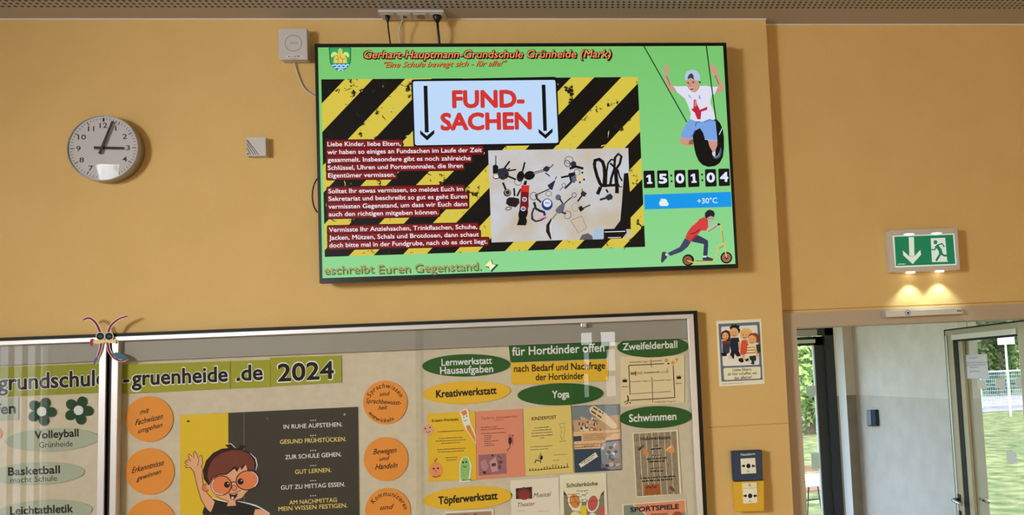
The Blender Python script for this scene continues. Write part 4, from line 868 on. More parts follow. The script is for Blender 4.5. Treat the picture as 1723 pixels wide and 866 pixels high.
# ---- sports case
bl = sheet('headline_banner', [(-120, 622), (172, 611), (174, 660), (-120, 673)], YP, (132, 128, 34), 'olive green banner strip ending at the post between the cases', 'banner')
for bw_, c in ((.055, (225, 225, 190)), (.026, INK)):
    A = Art('lettering', bl, YP-.0006); A.text('grundschule', -3, 656.5, 178, 647.5, 26, c, bw_, 0, .0)
    A.k += 0 if bw_ > .02 else 20
    for i_ in range(len(A.v)): A.v[i_].y -= 0 if bw_ > .02 else .0001
    A.done()
o = sheet('club_tag', rr([(-60, 678), (31, 668), (31, 706), (-60, 710)], 4), YP, SG, 'pale green rounded tag with bold black letters under the banner', 'sign', None)
lettering(o, [('offen', -27, 698, 26, 694.5, 17)], INK)
for (x, y), lb in (((70, 692), 'dark green paper flower beside the pale green tag'), ((132, 690), 'dark green paper flower beside the silver post')):
    e = empty('paper_flower', P(x, y+24, YP), lb, 'flower', 'green paper flowers')
    for i_ in range(5):
        a = math.radians(-68+72*i_); B().slab(ell(x+15.5*math.cos(a), y+15*math.sin(a), 9.6, 8.6, math.degrees(a), 16), YP-.0008, YP).make('petal', pc(24, 58, 34), e)
    B().slab(ell(x, y, 8, 8, 0, 20), YP-.0016, YP-.0008).make('flower_centre', pc(196, 190, 176), e)
o = sheet('orange_disc', ell(-9, 729, 12, 12, 0, 24), YP, (206, 112, 50), 'orange paper disc beside the pale green oval', 'sign')
G1 = 'pale green sports ovals'
for cx, cy, rx, ry, rows, thin, lb in ((87, 739.5, 79, 19.5, [('Volleyball', 58.7, 738, 132, 733.6, 12.5)], [('Grünheide', 66, 753, 122.5, 750.4, 9.5)], 'pale green oval sign reading Volleyball'),
    (62, 796.5, 80, 19.3, [('Basketball', 14, 799.5, 100.6, 795.6, 13)], [('macht Schule', 17.6, 812.3, 96, 808.3, 9.2)], 'pale green oval sign reading Basketball'),
    (75, 860, 80, 19.3, [('Leichtathletik', 17.6, 865.3, 122.6, 861.3, 13)], [], 'pale green oval sign reading Leichtathletik')):
    o = oval('club_oval', cx, cy, rx, ry, -2.5, SG, lb, G1); lettering(o, rows, INK, .028); lettering(o, thin, INK, 0)
# ---- wide case: banner
e = empty('headline_banner', P(388, 655, YP), 'olive green banner of three sheets carrying an address and year', 'banner')
for q in ([(199, 613.4), (387.3, 607.2), (387.6, 653.5), (199, 662.7)], [(388.3, 607.2), (454.4, 604.8), (454.8, 650.6), (388.6, 653.5)], [(455, 601.5), (574.2, 597.8), (574.8, 643), (455.4, 650)]):
    sh2 = B().slab(q, YP-.0006, YP).make('banner_sheet', pc(142, 136, 40), e)
for t_, x0, y0, x1, y1, h in (('-', 208.4, 648.5, 217, 648, 24), ('gruenheide', 222.5, 648, 382.5, 640.8, 24.5), ('.de', 398.5, 640, 441.5, 638, 25), ('2024', 468.4, 641, 561, 636, 28)):
    A = Art('lettering', e, YP-.0006); A.text(t_, x0-1, y0+1, x1+1, y1+1, h+2, (226, 226, 190), .05, 0, -.01); A.text(t_, x0, y0, x1, y1, h, INK, .026, 0, -.01); A.done()
# orange discs
OR = (212, 126, 48)
def odisc(cx, cy, rx, ry, label): return sheet('orange_disc', ell(cx, cy, rx, ry, 0, 40), YP, OR, label, 'sign', 'hand lettered orange discs', .001)
k = T(190, 560, 2.831); HY = YP-.001
def hand_rows(o, rows):
    for t_, a, h in rows:
        (x0, y0), (x1, y1) = a; A = Art('handwriting', o, HY); A.text(t_, x0, y0, x1, y1, h, (28, 20, 16), .014, .35, 0); A.done()
o = odisc(250.8, 704.8, 40.3, 38.6, 'orange disc reading mit Fachwissen umgehen'); hand_rows(o, [('mit', k(128, 388, 173, 378), 8.5), ('Fachwissen', k(107, 440, 238, 408), 9.5), ('umgehen', k(120, 478, 236, 446), 8)])
o = odisc(252, 793, 41.2, 39.2, 'orange disc reading Erkenntnisse gewinnen'); hand_rows(o, [('Erkenntnisse', k(90, 668, 243, 628), 9.5), ('gewinnen', k(112, 705, 230, 668), 8)])
o = odisc(254, 879, 41.5, 39.5, 'orange disc hanging directly below the Erkenntnisse disc'); hand_rows(o, [])
k = T(420, 560, 2.83)
o = odisc(648, 676.8, 37.2, 36.7, 'orange disc reading Sprachwissen und Sprachbewusstheit entwickeln')
A = Art('handwriting', o, HY); A.arctext('Sprachwissen', 648, 679, 27, -158, -22, 7.5, (28, 20, 16), .014, .2); A.done()
hand_rows(o, [('und', k(620, 300, 668, 297), 7), ('Sprachbewusst-', k(553, 332, 722, 342), 7.5), ('heit', k(613, 366, 656, 362), 7)])
A = Art('handwriting', o, HY); A.arctext('entwickeln', 648, 677, 33, 148, 62, 6.5, (28, 20, 16), .014, .2, True); A.done()
o = odisc(649.2, 772, 37.3, 37, 'orange disc reading Bewegen und Handeln'); hand_rows(o, [('Bewegen', k(588, 578, 700, 568), 9), ('und', k(618, 608, 666, 604), 7), ('Handeln', k(598, 650, 704, 640), 9)])
o = odisc(652.5, 858.6, 38, 38, 'orange disc reading Kommunizieren und')
A = Art('handwriting', o, HY); A.arctext('Kommunizieren', 652.5, 861, 27, -152, -8, 8, (28, 20, 16), .014, .2); A.done()
hand_rows(o, [('und', k(622, 842, 686, 836), 8)])
# ---- poster with the waving child
po = sheet('school_poster', [(302.8, 698), (601.8, 684), (605, 920), (303.5, 920)], YP, (58, 52, 42), 'dark poster with a yellow edge and a waving cartoon child', 'poster')
A = Art('yellow_field', po, YP-.0006); A.poly([(302.8, 698), (384, 694.4), (384.5, 920), (303.5, 920)], (200, 162, 36)); A.done()
A = Art('fold_line', po, YP-.0006); A.line([(410.5, 693.5), (410.8, 860)], .7, (120, 112, 95)); A.done()
for x, y, c in ((316, 708.5, (90, 70, 20)), (450, 704, (90, 85, 75)), (579.5, 697, (150, 140, 125))): B().slab(ell(x, y, 1.9, 1.9, 0, 12), YP-.004, YP-.0006).make('pin', pc(*c), po, bevel=.0005)
k = T(300, 740, 6.875); BS, BD = (206, 146, 104), (52, 24, 14)
YB0 = YP-.0007
A = Art('cartoon_child_shirt', po, YB0); A.poly(k(285, 866, 280, 830, 300, 770, 370, 835, 425, 720, 400, 670, 470, 690, 570, 725, 660, 720, 760, 720, 900, 765, 1000, 830, 1060, 866), (34, 30, 26)); A.line(k(690, 708, 820, 735, 900, 760, 980, 800, 1060, 850), [1, 2, 2.6, 1.6, 1], (216, 206, 184)); A.poly(k(890, 800, 960, 800, 1050, 845, 1060, 870, 870, 870), BS); A.line(k(390, 665, 450, 690, 560, 715), 1.6, (226, 216, 190)); A.done()
A = Art('cartoon_child_arm', po, YB0); pts = k(180, 370, 140, 315, 85, 320, 75, 300, 110, 295, 75, 265, 78, 248, 115, 262, 85, 235, 105, 225, 145, 245, 112, 185, 125, 160, 145, 175, 180, 210, 175, 145, 190, 128, 210, 150, 230, 215, 250, 180, 268, 172, 285, 260, 265, 310, 285, 340, 275, 420, 290, 520, 340, 620, 425, 710, 405, 780, 375, 840, 330, 800, 265, 690, 225, 560)
A.poly(pts, BS); A.line(pts, 1.2, BD, True); A.line(k(240, 215, 222, 300), .9, BD); A.done()
A = Art('cartoon_child_head', po, YB0-.0006); A.ell(*k(318, 552)[0], 5.8, 6.2, (196, 106, 66)); A.ringe(*k(318, 552)[0], 5.8, 6.2, .9, BD)
hd = k(330, 560, 320, 420, 380, 300, 520, 240, 740, 220, 860, 330, 900, 420, 860, 520, 790, 600, 740, 670, 660, 700, 670, 760, 560, 768, 580, 705, 500, 680, 430, 640); A.poly(hd, BS); A.line(hd[8:], 1, BD); A.done()
A = Art('cartoon_child_hair', po, YB0-.0009); hr = k(345, 520, 295, 450, 285, 350, 320, 240, 400, 150, 500, 100, 580, 92, 540, 55, 600, 45, 640, 90, 690, 95, 720, 55, 790, 70, 740, 108, 830, 145, 895, 220, 905, 290, 890, 365, 800, 350, 780, 280, 730, 350, 720, 300, 680, 370, 650, 330, 560, 400, 470, 405, 400, 440, 360, 520)
A.poly(hr, (40, 20, 18)); A.poly(k(360, 500, 335, 420, 350, 320, 400, 220, 500, 150, 620, 115, 740, 120, 830, 170, 880, 250, 880, 350, 800, 340, 780, 270, 700, 330, 650, 300, 560, 385, 470, 390, 390, 430), (104, 50, 36)); A.line(k(830, 150, 895, 215, 912, 290, 895, 350), [.6, 1.8, 1.8, .6], (226, 216, 190)); A.line(k(560, 48, 610, 42, 660, 90), 1.1, (210, 196, 170)); A.done()
A = Art('cartoon_child_glasses', po, YB0-.0014); LEN = (210, 112, 64)
for cx, cy, rx, ry, rot in ((497, 525, 118, 112, -12), (798, 465, 130, 110, -12)):
    c = k(cx, cy)[0]; A.ell(*c, rx/6.875, ry/6.875, LEN, rot, 32); A.ringe(*c, rx/6.875, ry/6.875, 1.6, BD, rot, 32)
A.line(ell(*k(497, 525)[0], 16.2, 15.2, -12, 16, 90, 230), 1.3, (230, 215, 190)).line(ell(*k(798, 465)[0], 18, 15, -12, 16, -60, 60), 1.3, (230, 215, 190)); A.line(k(612, 490, 640, 482, 668, 490), 1.6, BD); A.done()
A = Art('cartoon_child_face', po, YB0-.0020)
for cx, cy in ((563, 515), (720, 480)): A.ell(*k(cx, cy)[0], 5, 5.2, (16, 12, 10)).ell(*k(cx+12, cy-12)[0], 1.3, 1.3, (190, 170, 150), 0, 8)
A.ringe(*k(648, 552)[0], 4.2, 4.4, 1.2, (130, 60, 36)); A.ell(*k(648, 552)[0], 3.6, 3.8, (206, 126, 84)); A.poly(k(585, 620, 640, 635, 690, 615, 670, 660, 640, 692, 605, 680), BD); A.ell(*k(628, 668)[0], 2.2, 2, (226, 206, 186), 0, 10); A.line(k(585, 618, 650, 615, 720, 580), .9, BD); A.done()
k = T(300, 680, 4.656); WH, GO = (214, 200, 172), (218, 178, 92)
for t_, x0, y0, x1, y1, c in (('IN RUHE AUFSTEHEN.', 825, 192, 1285, 172, WH), ('GESUND FRÜHSTÜCKEN.', 797, 310, 1315, 287, GO), ('ZUR SCHULE GEHEN.', 838, 430, 1278, 406, WH), ('GUT LERNEN.', 915, 545, 1198, 528, GO), ('GUT ZU MITTAG ESSEN.', 805, 668, 1307, 641, WH), ('AM NACHMITTAG', 870, 785, 1243, 763, GO), ('MEIN WISSEN FESTIGEN.', 785, 835, 1325, 806, GO)):
    (a, b), (c_, d) = k(x0, y0, x1, y1); A = Art('lettering', po, YP-.0006); A.text(t_, a, b, c_, d, 7, c, .013, 0, -.02); A.done()
for i_ in range(6):
    A = Art('ellipsis_dots', po, YP-.0006)
    for j in range(3): A.ell(*k(1038+j*18, 126+i_*118-j*1)[0], 1.1, 1, WH, 0, 8)
    A.done()
# ---- club ovals of the wide case
o = oval('club_oval', 784.5, 614.3, 74.2, 18.8, -1.2, DG, 'dark green oval sign reading Lernwerkstatt Hausaufgaben', 'club ovals'); lettering(o, [('Lernwerkstatt', 743.2, 615, 827.7, 611.4, 11.2), ('Hausaufgaben', 740.8, 629, 829.7, 625.6, 11.6)], CRM, .02)
o = oval('club_oval', 784.8, 660, 74.2, 19.3, -2.5, OY, 'yellow oval sign reading Kreativwerkstatt', 'club ovals'); lettering(o, [('Kreativwerkstatt', 734.3, 668.6, 835.2, 662, 12)], INK, .03)
o = oval('club_oval', 943, 663, 72.4, 18.6, -1.5, DG, 'dark green oval sign reading Yoga', 'club ovals'); lettering(o, [('Yoga', 929.3, 669.1, 958, 668.1, 11.6)], CRM, .025)
o = oval('club_oval', 1098.5, 583, 60.5, 18, -1, DG, 'dark green oval sign reading Zweifelderball', 'club ovals'); lettering(o, [('Zweifelderball', 1048, 589, 1139.6, 584.6, 11.6)], CRM, .02)
o = oval('club_oval', 1103, 701.5, 61.8, 18.6, -2, DG, 'dark green oval sign reading Schwimmen', 'club ovals'); lettering(o, [('Schwimmen', 1058.7, 709.5, 1137.9, 705.7, 12.4)], CRM, .025)
o = oval('club_oval', 787.2, 837.5, 75.4, 19.3, -3.6, OY, 'yellow oval sign reading Töpferwerkstatt', 'club ovals'); lettering(o, [('Töpferwerkstatt', 738, 848, 837, 839.2, 12.4)], INK, .03)
o = sheet('club_tag', rr([(855.6, 578.5), (1026, 572.5), (1021, 603), (859, 609.6)], 3), YP, DG, 'dark green block sign reading für Hortkinder offen', 'sign'); lettering(o, [('für Hortkinder offen', 862, 598, 1017, 590.9, 13.8)], CRM, .02)
o = sheet('club_tag', rr([(859, 610.3), (1023, 604.8), (1023, 640.7), (861.4, 647.2)], 4), YP, OY, 'yellow block sign reading nach Bedarf und Nachfrage der Hortkinder', 'sign'); lettering(o, [('nach Bedarf und Nachfrage', 865, 625.5, 1018, 620, 11.4), ('der Hortkinder', 901.7, 639.7, 982.5, 637, 11)], INK, .022)
# ---- club sheets
def print_lines(o, k, rows, c=(60, 45, 30), Y=None):
    A = Art('small_print', o, (YP-.0006) if Y is None else Y)
    for i_, (x0, y0, x1, y1, h) in enumerate(rows): (a, b), (c_, d) = k(x0, y0, x1, y1); A.dashes(a, b, c_, d, h, c, i_)
    A.done()['kind'] = 'stuff'
k = T(700, 680, 6.185)
o = sheet('club_sheet', k(118, 97, 615, 70, 630, 785, 130, 803), YP, (204, 160, 38), 'bright yellow sheet with stuck on vegetable faces', 'poster', 'club sheets in the notice case')
lettering(o, [('Kreativ-Werkstatt', *k(168, 183)[0], *k(442, 166)[0], 4.2)], INK, .03)
print_lines(o, k, [(225, 290, 500, 275, 1.6), (235, 360, 490, 345, 1.5), (205, 387, 520, 370, 1.5), (262, 410, 460, 398, 1.5), (220, 475, 515, 458, 1.5), (230, 500, 502, 484, 1.5), (310, 560, 428, 552, 1.5), (315, 586, 425, 578, 1.5)])
def cut(name, pts, c, parent, feats):
    q = B().slab(pts, YP-.0022, YP-.0008).make(name, pc(*c), parent)
    A = Art('drawing', q, YP-.0022); feats(A); A.done()
cut('face_cutout', ell(*k(127, 265)[0], 8.8, 9, 0, 24), (200, 142, 116), o, lambda A: A.ell(*k(97, 252)[0], 1.3, 1.3, INK, 0, 8).ell(*k(145, 240)[0], 1.3, 1.3, INK, 0, 8).line(k(105, 280, 127, 295, 150, 275), 1, (120, 60, 50)))
cut('carrot_cutout', k(455, 75, 520, 40, 545, 60, 555, 130, 575, 210, 625, 330, 622, 415, 520, 260, 485, 190), (228, 205, 172), o, lambda A: A.poly(k(465, 80, 520, 55, 535, 100, 490, 120), (216, 110, 44)).poly(k(520, 220, 560, 215, 618, 340, 618, 400, 535, 270), (222, 120, 46)).ell(*k(497, 135)[0], 1.1, 1.1, INK, 0, 8).ell(*k(527, 122)[0], 1.1, 1.1, INK, 0, 8).line(k(495, 165, 515, 172, 530, 158), 1, (150, 50, 40)).line(k(525, 245, 560, 240), 1, (170, 70, 30)))
cut('pumpkin_cutout', ell(*k(205, 685)[0], 11, 13.6, 5, 28), (216, 128, 74), o, lambda A: A.line(k(195, 600, 205, 575, 222, 560), 1.3, (90, 60, 30)).ell(*k(185, 668)[0], 1.7, 1.7, INK, 0, 8).ell(*k(228, 664)[0], 1.7, 1.7, INK, 0, 8).line(k(210, 675, 200, 705, 215, 705), 1, (150, 60, 40)).line(k(175, 745, 200, 755, 255, 740), 1.4, (110, 30, 24)))
cut('cucumber_cutout', k(455, 790, 450, 660, 460, 590, 490, 545, 540, 545, 565, 600, 580, 640, 560, 790, 580, 800, 445, 808), (216, 206, 176), o, lambda A: A.poly(k(465, 780, 458, 660, 470, 590, 495, 552, 535, 552, 555, 600, 562, 660, 545, 775, 500, 785), (128, 168, 86)).ell(*k(490, 603)[0], 1.6, 1.8, INK, 0, 8).ell(*k(522, 600)[0], 1.6, 1.8, INK, 0, 8).line(k(490, 640, 508, 655, 525, 638), 1.3, INK).line(k(475, 790, 570, 782), 1.2, INK))
o = sheet('club_sheet', k(620, 75, 1110, 45, 1135, 745, 632, 782), YP-.0007, (198, 122, 90), 'salmon pink sheet with a small grey picture', 'poster', 'club sheets in the notice case')
lettering(o, [('Tapferes Schneiderlein', *k(677, 158)[0], *k(1055, 134)[0], 4)], (130, 55, 50), 0, .3, YP-.0013)
print_lines(o, k, [(820, 168, 910, 162, 1), (675, 245, 845, 236, 1.5), (675, 268, 915, 254, 1.5), (678, 308, 940, 294, 1.6), (710, 330, 790, 324, 1.5), (710, 350, 790, 344, 1.5), (710, 370, 775, 364, 1.5), (710, 390, 860, 380, 1.5), (710, 412, 785, 406, 1.5), (710, 434, 815, 424, 1.5)], (90, 45, 40), YP-.0013)
A = Art('small_picture', o, YP-.0013); A.poly(k(652, 525, 938, 508, 945, 718, 655, 742), (140, 92, 88)); A.poly(k(670, 600, 720, 570, 755, 650, 715, 705, 680, 660), (166, 112, 106)).poly(k(765, 600, 830, 540, 855, 690, 790, 705), (176, 130, 122)); A.ell(*k(712, 708)[0], 2.6, 2.6, (50, 30, 32)).ell(*k(797, 532)[0], 2.2, 2, (60, 36, 38)); A.poly(k(785, 615, 830, 608, 832, 640, 788, 648), (80, 40, 44)).line(k(850, 530, 890, 560), 1.6, (90, 50, 54)).ell(*k(880, 600)[0], 4, 3, (96, 56, 60)).ell(*k(870, 650)[0], 3, 4, (100, 60, 60)); A.done()
A = Art('needle_drawing', o, YP-.0013); A.poly(k(962, 345, 995, 345, 998, 390, 980, 425, 960, 400), (50, 24, 44)).line(k(975, 420, 980, 450, 950, 470, 955, 490), 1.2, (60, 24, 30)).line(k(1005, 325, 1005, 420), 1, (120, 40, 40)).ell(*k(1007, 322)[0], 1.2, 1.2, (60, 20, 20), 0, 8).line(k(968, 312, 970, 345), .9, (90, 40, 50)).line(k(985, 312, 985, 345), .9, (90, 40, 50)); A.done()
o = sheet('club_sheet', k(1115, 42, 1610, 8, 1640, 708, 1137, 742), YP, (200, 172, 92), 'pale yellow sheet with a row of tiny black figures', 'poster', 'club sheets in the notice case')
lettering(o, [('KINDERPOST', *k(1205, 168)[0], *k(1460, 148)[0], 5.6)], INK, .02)
print_lines(o, k, [(1232, 250, 1385, 238, 1.5), (1212, 278, 1408, 264, 1.5), (1202, 306, 1422, 290, 1.5), (1205, 334, 1422, 320, 1.5), (1292, 354, 1335, 350, 1.5), (1192, 446, 1420, 434, 1.3), (1192, 476, 1375, 464, 1.3), (1435, 530, 1570, 520, 1), (1420, 588, 1490, 582, 1), (1490, 388, 1560, 382, 1)])
A = Art('runner_drawing', o, YP-.0006); A.ell(*k(1290, 545)[0], 3, 4.6, (150, 140, 60), 20).ell(*k(1305, 555)[0], 2.2, 4, INK, 15).line(k(1290, 580, 1300, 610), 1.4, INK).line(k(1235, 610, 1250, 578, 1285, 590), 1.8, INK).line(k(1295, 525, 1300, 495), .8, INK); A.done()
A = Art('mast_drawing', o, YP-.0006); A.line(k(1495, 200, 1550, 195, 1540, 240, 1505, 242, 1495, 200), .8, (130, 115, 60)); A.line(k(1505, 242, 1515, 300, 1500, 320, 1520, 370), .7, (130, 115, 60)); A.line(k(1540, 240, 1548, 270, 1540, 330, 1522, 370), .7, (130, 115, 60)); A.done()
A = Art('figure_row', o, YP-.0006)
for i_ in range(14): x = 1185+i_*30; y = 690-i_*2.6; hh = (14, 12, 8, 4, 6, 16, 20, 12, 34, 30, 20, 14, 8, 30)[i_]; A.line(k(x-8, y, x, y-hh, x+8, y), 1.2, INK).ell(*k(x, y-hh-5)[0], .9, .9, INK, 0, 8)
A.line(k(1175, 692, 1590, 655), .7, INK); A.done()
k = T(955, 670, 6.66)
o = sheet('club_sheet', k(48, 85, 580, 65, 605, 800, 82, 832), YP-.0007, (50, 62, 70), 'dark blue sheet with pictures and an orange text band', 'poster', 'club sheets in the notice case'); YQ = YP-.0013
A = Art('picture', o, YQ); A.poly(k(52, 92, 578, 70, 585, 180, 60, 250), (112, 116, 112)).poly(k(60, 245, 584, 180, 590, 350, 72, 370), (176, 138, 96)); rnd = random.Random(5)
for i_ in range(46):
    x, y = rnd.gauss(240, 70), rnd.gauss(275, 45); x = min(max(x, 75), 400); y = min(max(y, 190), 355)
    A.ell(*k(x, y)[0], rnd.uniform(1, 3.2), rnd.uniform(1, 3.2), rnd.choice(((70, 56, 48), (40, 34, 34), (200, 180, 150), (150, 90, 66), (190, 150, 110))), 0, 7)
A.done()
A = Art('tag_drawing', o, YQ-.0008); A.poly(rr(k(240, 110, 290, 75, 420, 160, 560, 300, 540, 345, 490, 330, 380, 250, 250, 160), 4), (206, 176, 130)); A.dashes(*k(285, 112)[0], *k(400, 180)[0], 4, (80, 56, 40), 1); A.dashes(*k(265, 150)[0], *k(380, 225)[0], 4, (80, 56, 40), 2); A.done()
A = Art('text_band', o, YQ); A.poly(k(66, 372, 590, 350, 596, 455, 440, 470, 360, 560, 76, 570), (214, 160, 110)).poly(k(68, 425, 155, 418, 158, 475, 70, 482), (48, 60, 68)); A.done()
print_lines(o, k, [(170, 408, 580, 388, 1.3), (172, 425, 500, 408, 1.3), (172, 440, 480, 428, 1.3), (172, 456, 430, 445, 1.3), (174, 474, 420, 462, 1.3), (78, 525, 360, 508, 1.5), (180, 538, 300, 530, 1.5), (80, 556, 350, 538, 1.5)], (80, 50, 30), YQ-.0006)
A = Art('paper_strip', o, YQ); A.poly(k(125, 735, 312, 603, 342, 650, 150, 775), (206, 190, 160)); A.dashes(*k(150, 735)[0], *k(308, 628)[0], 2, (70, 60, 50), 3); A.dashes(*k(185, 735)[0], *k(290, 665)[0], 2, (70, 60, 50), 4); A.done()
A = Art('picture', o, YQ-.0008); A.poly(k(365, 500, 595, 470, 604, 790, 480, 800, 385, 760), (128, 124, 120))
for i_ in range(26): A.ell(*k(rnd.uniform(385, 590), rnd.uniform(520, 770))[0], rnd.uniform(2, 4.6), rnd.uniform(2, 4.6), rnd.choice(((180, 160, 140), (96, 92, 92), (62, 64, 66), (150, 120, 100), (196, 186, 170))), 0, 9)
A.done()
k = T(1040, 590, 8.66)
o = sheet('club_sheet', k(30, 85, 965, 62, 965, 755, 40, 815), YP, (204, 180, 132), 'cream sheet with a ball court diagram between two green ovals', 'poster', 'club sheets in the notice case')
A = Art('court_diagram', o, YP-.0006); LB_ = (70, 44, 32)
for q in (k(155, 213, 670, 186), k(155, 213, 175, 640), k(180, 720, 830, 680), k(803, 215, 826, 680)): A.line(q, 1.5, LB_)
for q in (k(480, 125, 485, 240), k(492, 380, 500, 545, 505, 755)): A.line(q, 1.2, (100, 48, 42))
A.poly(k(180, 312, 250, 308, 252, 346, 182, 350), (128, 96, 56)).poly(k(260, 308, 360, 302, 360, 342, 262, 346), (176, 146, 84)).poly(k(600, 296, 740, 288, 742, 322, 602, 332), (190, 160, 110)); A.line(k(253, 292, 256, 362), 1.3, INK).line(k(713, 248, 714, 320), .9, (120, 80, 40)); A.done()
A = Art('crown_drawing', o, YP-.0006)
for x, y in ((97, 430), (885, 382)): A.poly(k(x-30, y+28, x-36, y-22, x-18, y, x-12, y-34, x, y-4, x+14, y-36, x+18, y, x+36, y-24, x+32, y+26), INK)
A.done()
A = Art('ball_drawing', o, YP-.0006)
for x, y, r in ((705, 138, 3.2), (800, 175, 3.0), (855, 122, 2.4)): A.ell(*k(x, y)[0], r, r, (196, 136, 46), 0, 12)
A.ell(*k(735, 185)[0], 2, 1.6, (60, 36, 20), 0, 8).line(k(855, 140, 848, 175), .7, (120, 80, 40)); A.done()
A = Art('player_drawing', o, YP-.0006); A.ell(*k(140, 660)[0], 1.4, 1.4, INK, 0, 8).line(k(145, 672, 150, 715, 165, 720), 2, INK).line(k(145, 715, 120, 735, 85, 750), 1.3, INK).line(k(150, 715, 140, 760, 105, 778), 1.3, INK).ell(*k(175, 755)[0], 1.6, 1.6, (90, 70, 50), 0, 8); A.done()
lettering(o, [('Zweifelderball', *k(375, 330)[0], *k(595, 316)[0], 2.4)], INK, .04)
for t_, x0, y0, x1, y1 in (('Außenfeld Team 1', 165, 178, 462, 164), ('Innenfeld Team 2', 185, 458, 468, 446), ('Innenfeld Team 1', 518, 443, 802, 428), ('Außenfeld Team 2', 535, 755, 832, 742), ('König Team 1', 60, 530, 146, 526), ('König Team 2', 842, 484, 932, 478)): lettering(o, [(t_, *k(x0, y0)[0], *k(x1, y1)[0], 2.4)], LB_, .01)
print_lines(o, k, [(500, 155, 640, 145, 1.6), (190, 632, 520, 610, 1.3), (520, 612, 770, 595, 1.3)], LB_)
k = T(1055, 720, 7.22)
o = sheet('club_sheet', k(65, 60, 618, 18, 665, 795, 110, 842), YP, (214, 192, 150), 'white edged sheet printed with grey wood planks', 'poster', 'club sheets in the notice case')
M_PLANK = textured('printed_planks', (.13, .095, .06), (.46, .37, .27), 60, .8, stretch=(9, 1, .8), lo=.3, hi=.6)
for i_ in range(7):
    t0, t1 = i_/7, (i_+1)/7-.012; lp = lambda t: (80+(605-80)*t, 68+(38-68)*t, 120+(645-120)*t, 828+(795-828)*t)
    a, b = lp(t0), lp(t1); A = Art('printed_plank', o, YP-.0006); A.poly(k(a[0], a[1], b[0], b[1], b[2], b[3], a[2], a[3]), M_PLANK); A.done()
lettering(o, [('Holzwerkstatt', *k(163, 150)[0], *k(535, 128)[0], 5.6)], INK, .03, 0, YP-.0009)
print_lines(o, k, [(320, 222, 380, 216, 2.2), (305, 338, 410, 330, 2.2), (285, 495, 435, 484, 2.2)], (90, 50, 34), YP-.0009)
print_lines(o, k, [(290, 264, 428, 252, 3), (240, 384, 480, 368, 3), (268, 416, 458, 406, 3), (285, 534, 455, 524, 3), (160, 616, 590, 590, 2.6), (180, 652, 570, 626, 2.6)], INK, YP-.0009)
A = Art('tool_picture', o, YP-.0009); A.poly(k(130, 255, 185, 205, 210, 208, 185, 240, 150, 280), (62, 62, 54)).poly(k(185, 240, 235, 260, 275, 320, 262, 340, 200, 310), (196, 120, 66)).poly(k(460, 270, 500, 230, 550, 190, 575, 250, 572, 292, 520, 300), (206, 132, 72)).poly(k(465, 268, 530, 215, 548, 230), (230, 184, 140)).poly(k(212, 690, 398, 672, 405, 800, 215, 812), (150, 78, 36)).poly(k(512, 715, 540, 700, 582, 750, 560, 775, 515, 735), (120, 56, 36)); A.line(k(235, 730, 260, 705, 290, 730, 310, 700, 330, 725, 360, 705), 1.6, INK); A.done()
k = T(690, 680, 4.656)
o = sheet('club_sheet', [(858.6, 807.8), (940, 802.6), (943.5, 925), (863, 930)], YP, (206, 188, 158), 'plain white sheet with a small red stage picture', 'poster', 'club sheets in the notice case')
A = Art('stage_picture', o, YP-.0006); A.poly(k(828, 658, 955, 645, 957, 738, 830, 742), (54, 30, 28)).poly(ell(*k(893, 708)[0], 10, 8.6, 0, 20), (128, 48, 40)).poly(k(848, 700, 942, 695, 942, 736, 850, 738), (128, 48, 40)).poly(k(885, 648, 897, 647, 896, 672, 888, 672), (40, 26, 26)); A.line(ell(*k(893, 712)[0], 12, 11, 0, 14, 185, 355), 1.6, (96, 60, 44)); A.done()
lettering(o, [('Musical', 897.7, 836.6, 927.3, 834.2, 7.4), ('Theater', 871, 852.6, 900.5, 849.7, 7)], INK, 0, .25)
print_lines(o, k, [(840, 835, 900, 832, .8), (1000, 840, 1090, 834, .8)], (120, 110, 95))
o = sheet('club_sheet', [(748.7, 860.2), (830, 855.8), (834, 935), (752, 938)], YP, (206, 190, 160), 'white sheet with a clay picture below the Töpferwerkstatt oval', 'poster', 'club sheets in the notice case')
A = Art('picture', o, YP-.0006); A.poly([(750, 863.5), (827, 859.5), (829, 900), (753, 902)], (150, 118, 84))
for i_ in range(22): A.ell(rnd.uniform(754, 824), rnd.uniform(863, 880), rnd.uniform(1, 4), rnd.uniform(.8, 1.8), rnd.choice(((60, 50, 50), (190, 160, 120), (106, 66, 40), (90, 80, 76))), 0, 8)
A.done()
k = T(940, 790, 11.39)
o = sheet('club_sheet', k(15, 105, 905, 60, 960, 1400, 30, 1440), YP, (212, 194, 160), 'white sheet with bowls of food and playful black lettering', 'poster', 'club sheets in the notice case')
A = Art('food_picture', o, YP-.0006); A.poly(k(82, 178, 850, 128, 890, 1000, 105, 1010), (206, 190, 150)); A.poly(k(92, 400, 160, 480, 215, 680, 260, 780, 420, 800, 440, 620, 560, 610, 560, 800, 700, 800, 800, 500, 868, 400, 890, 1000, 108, 1010), (120, 110, 84))
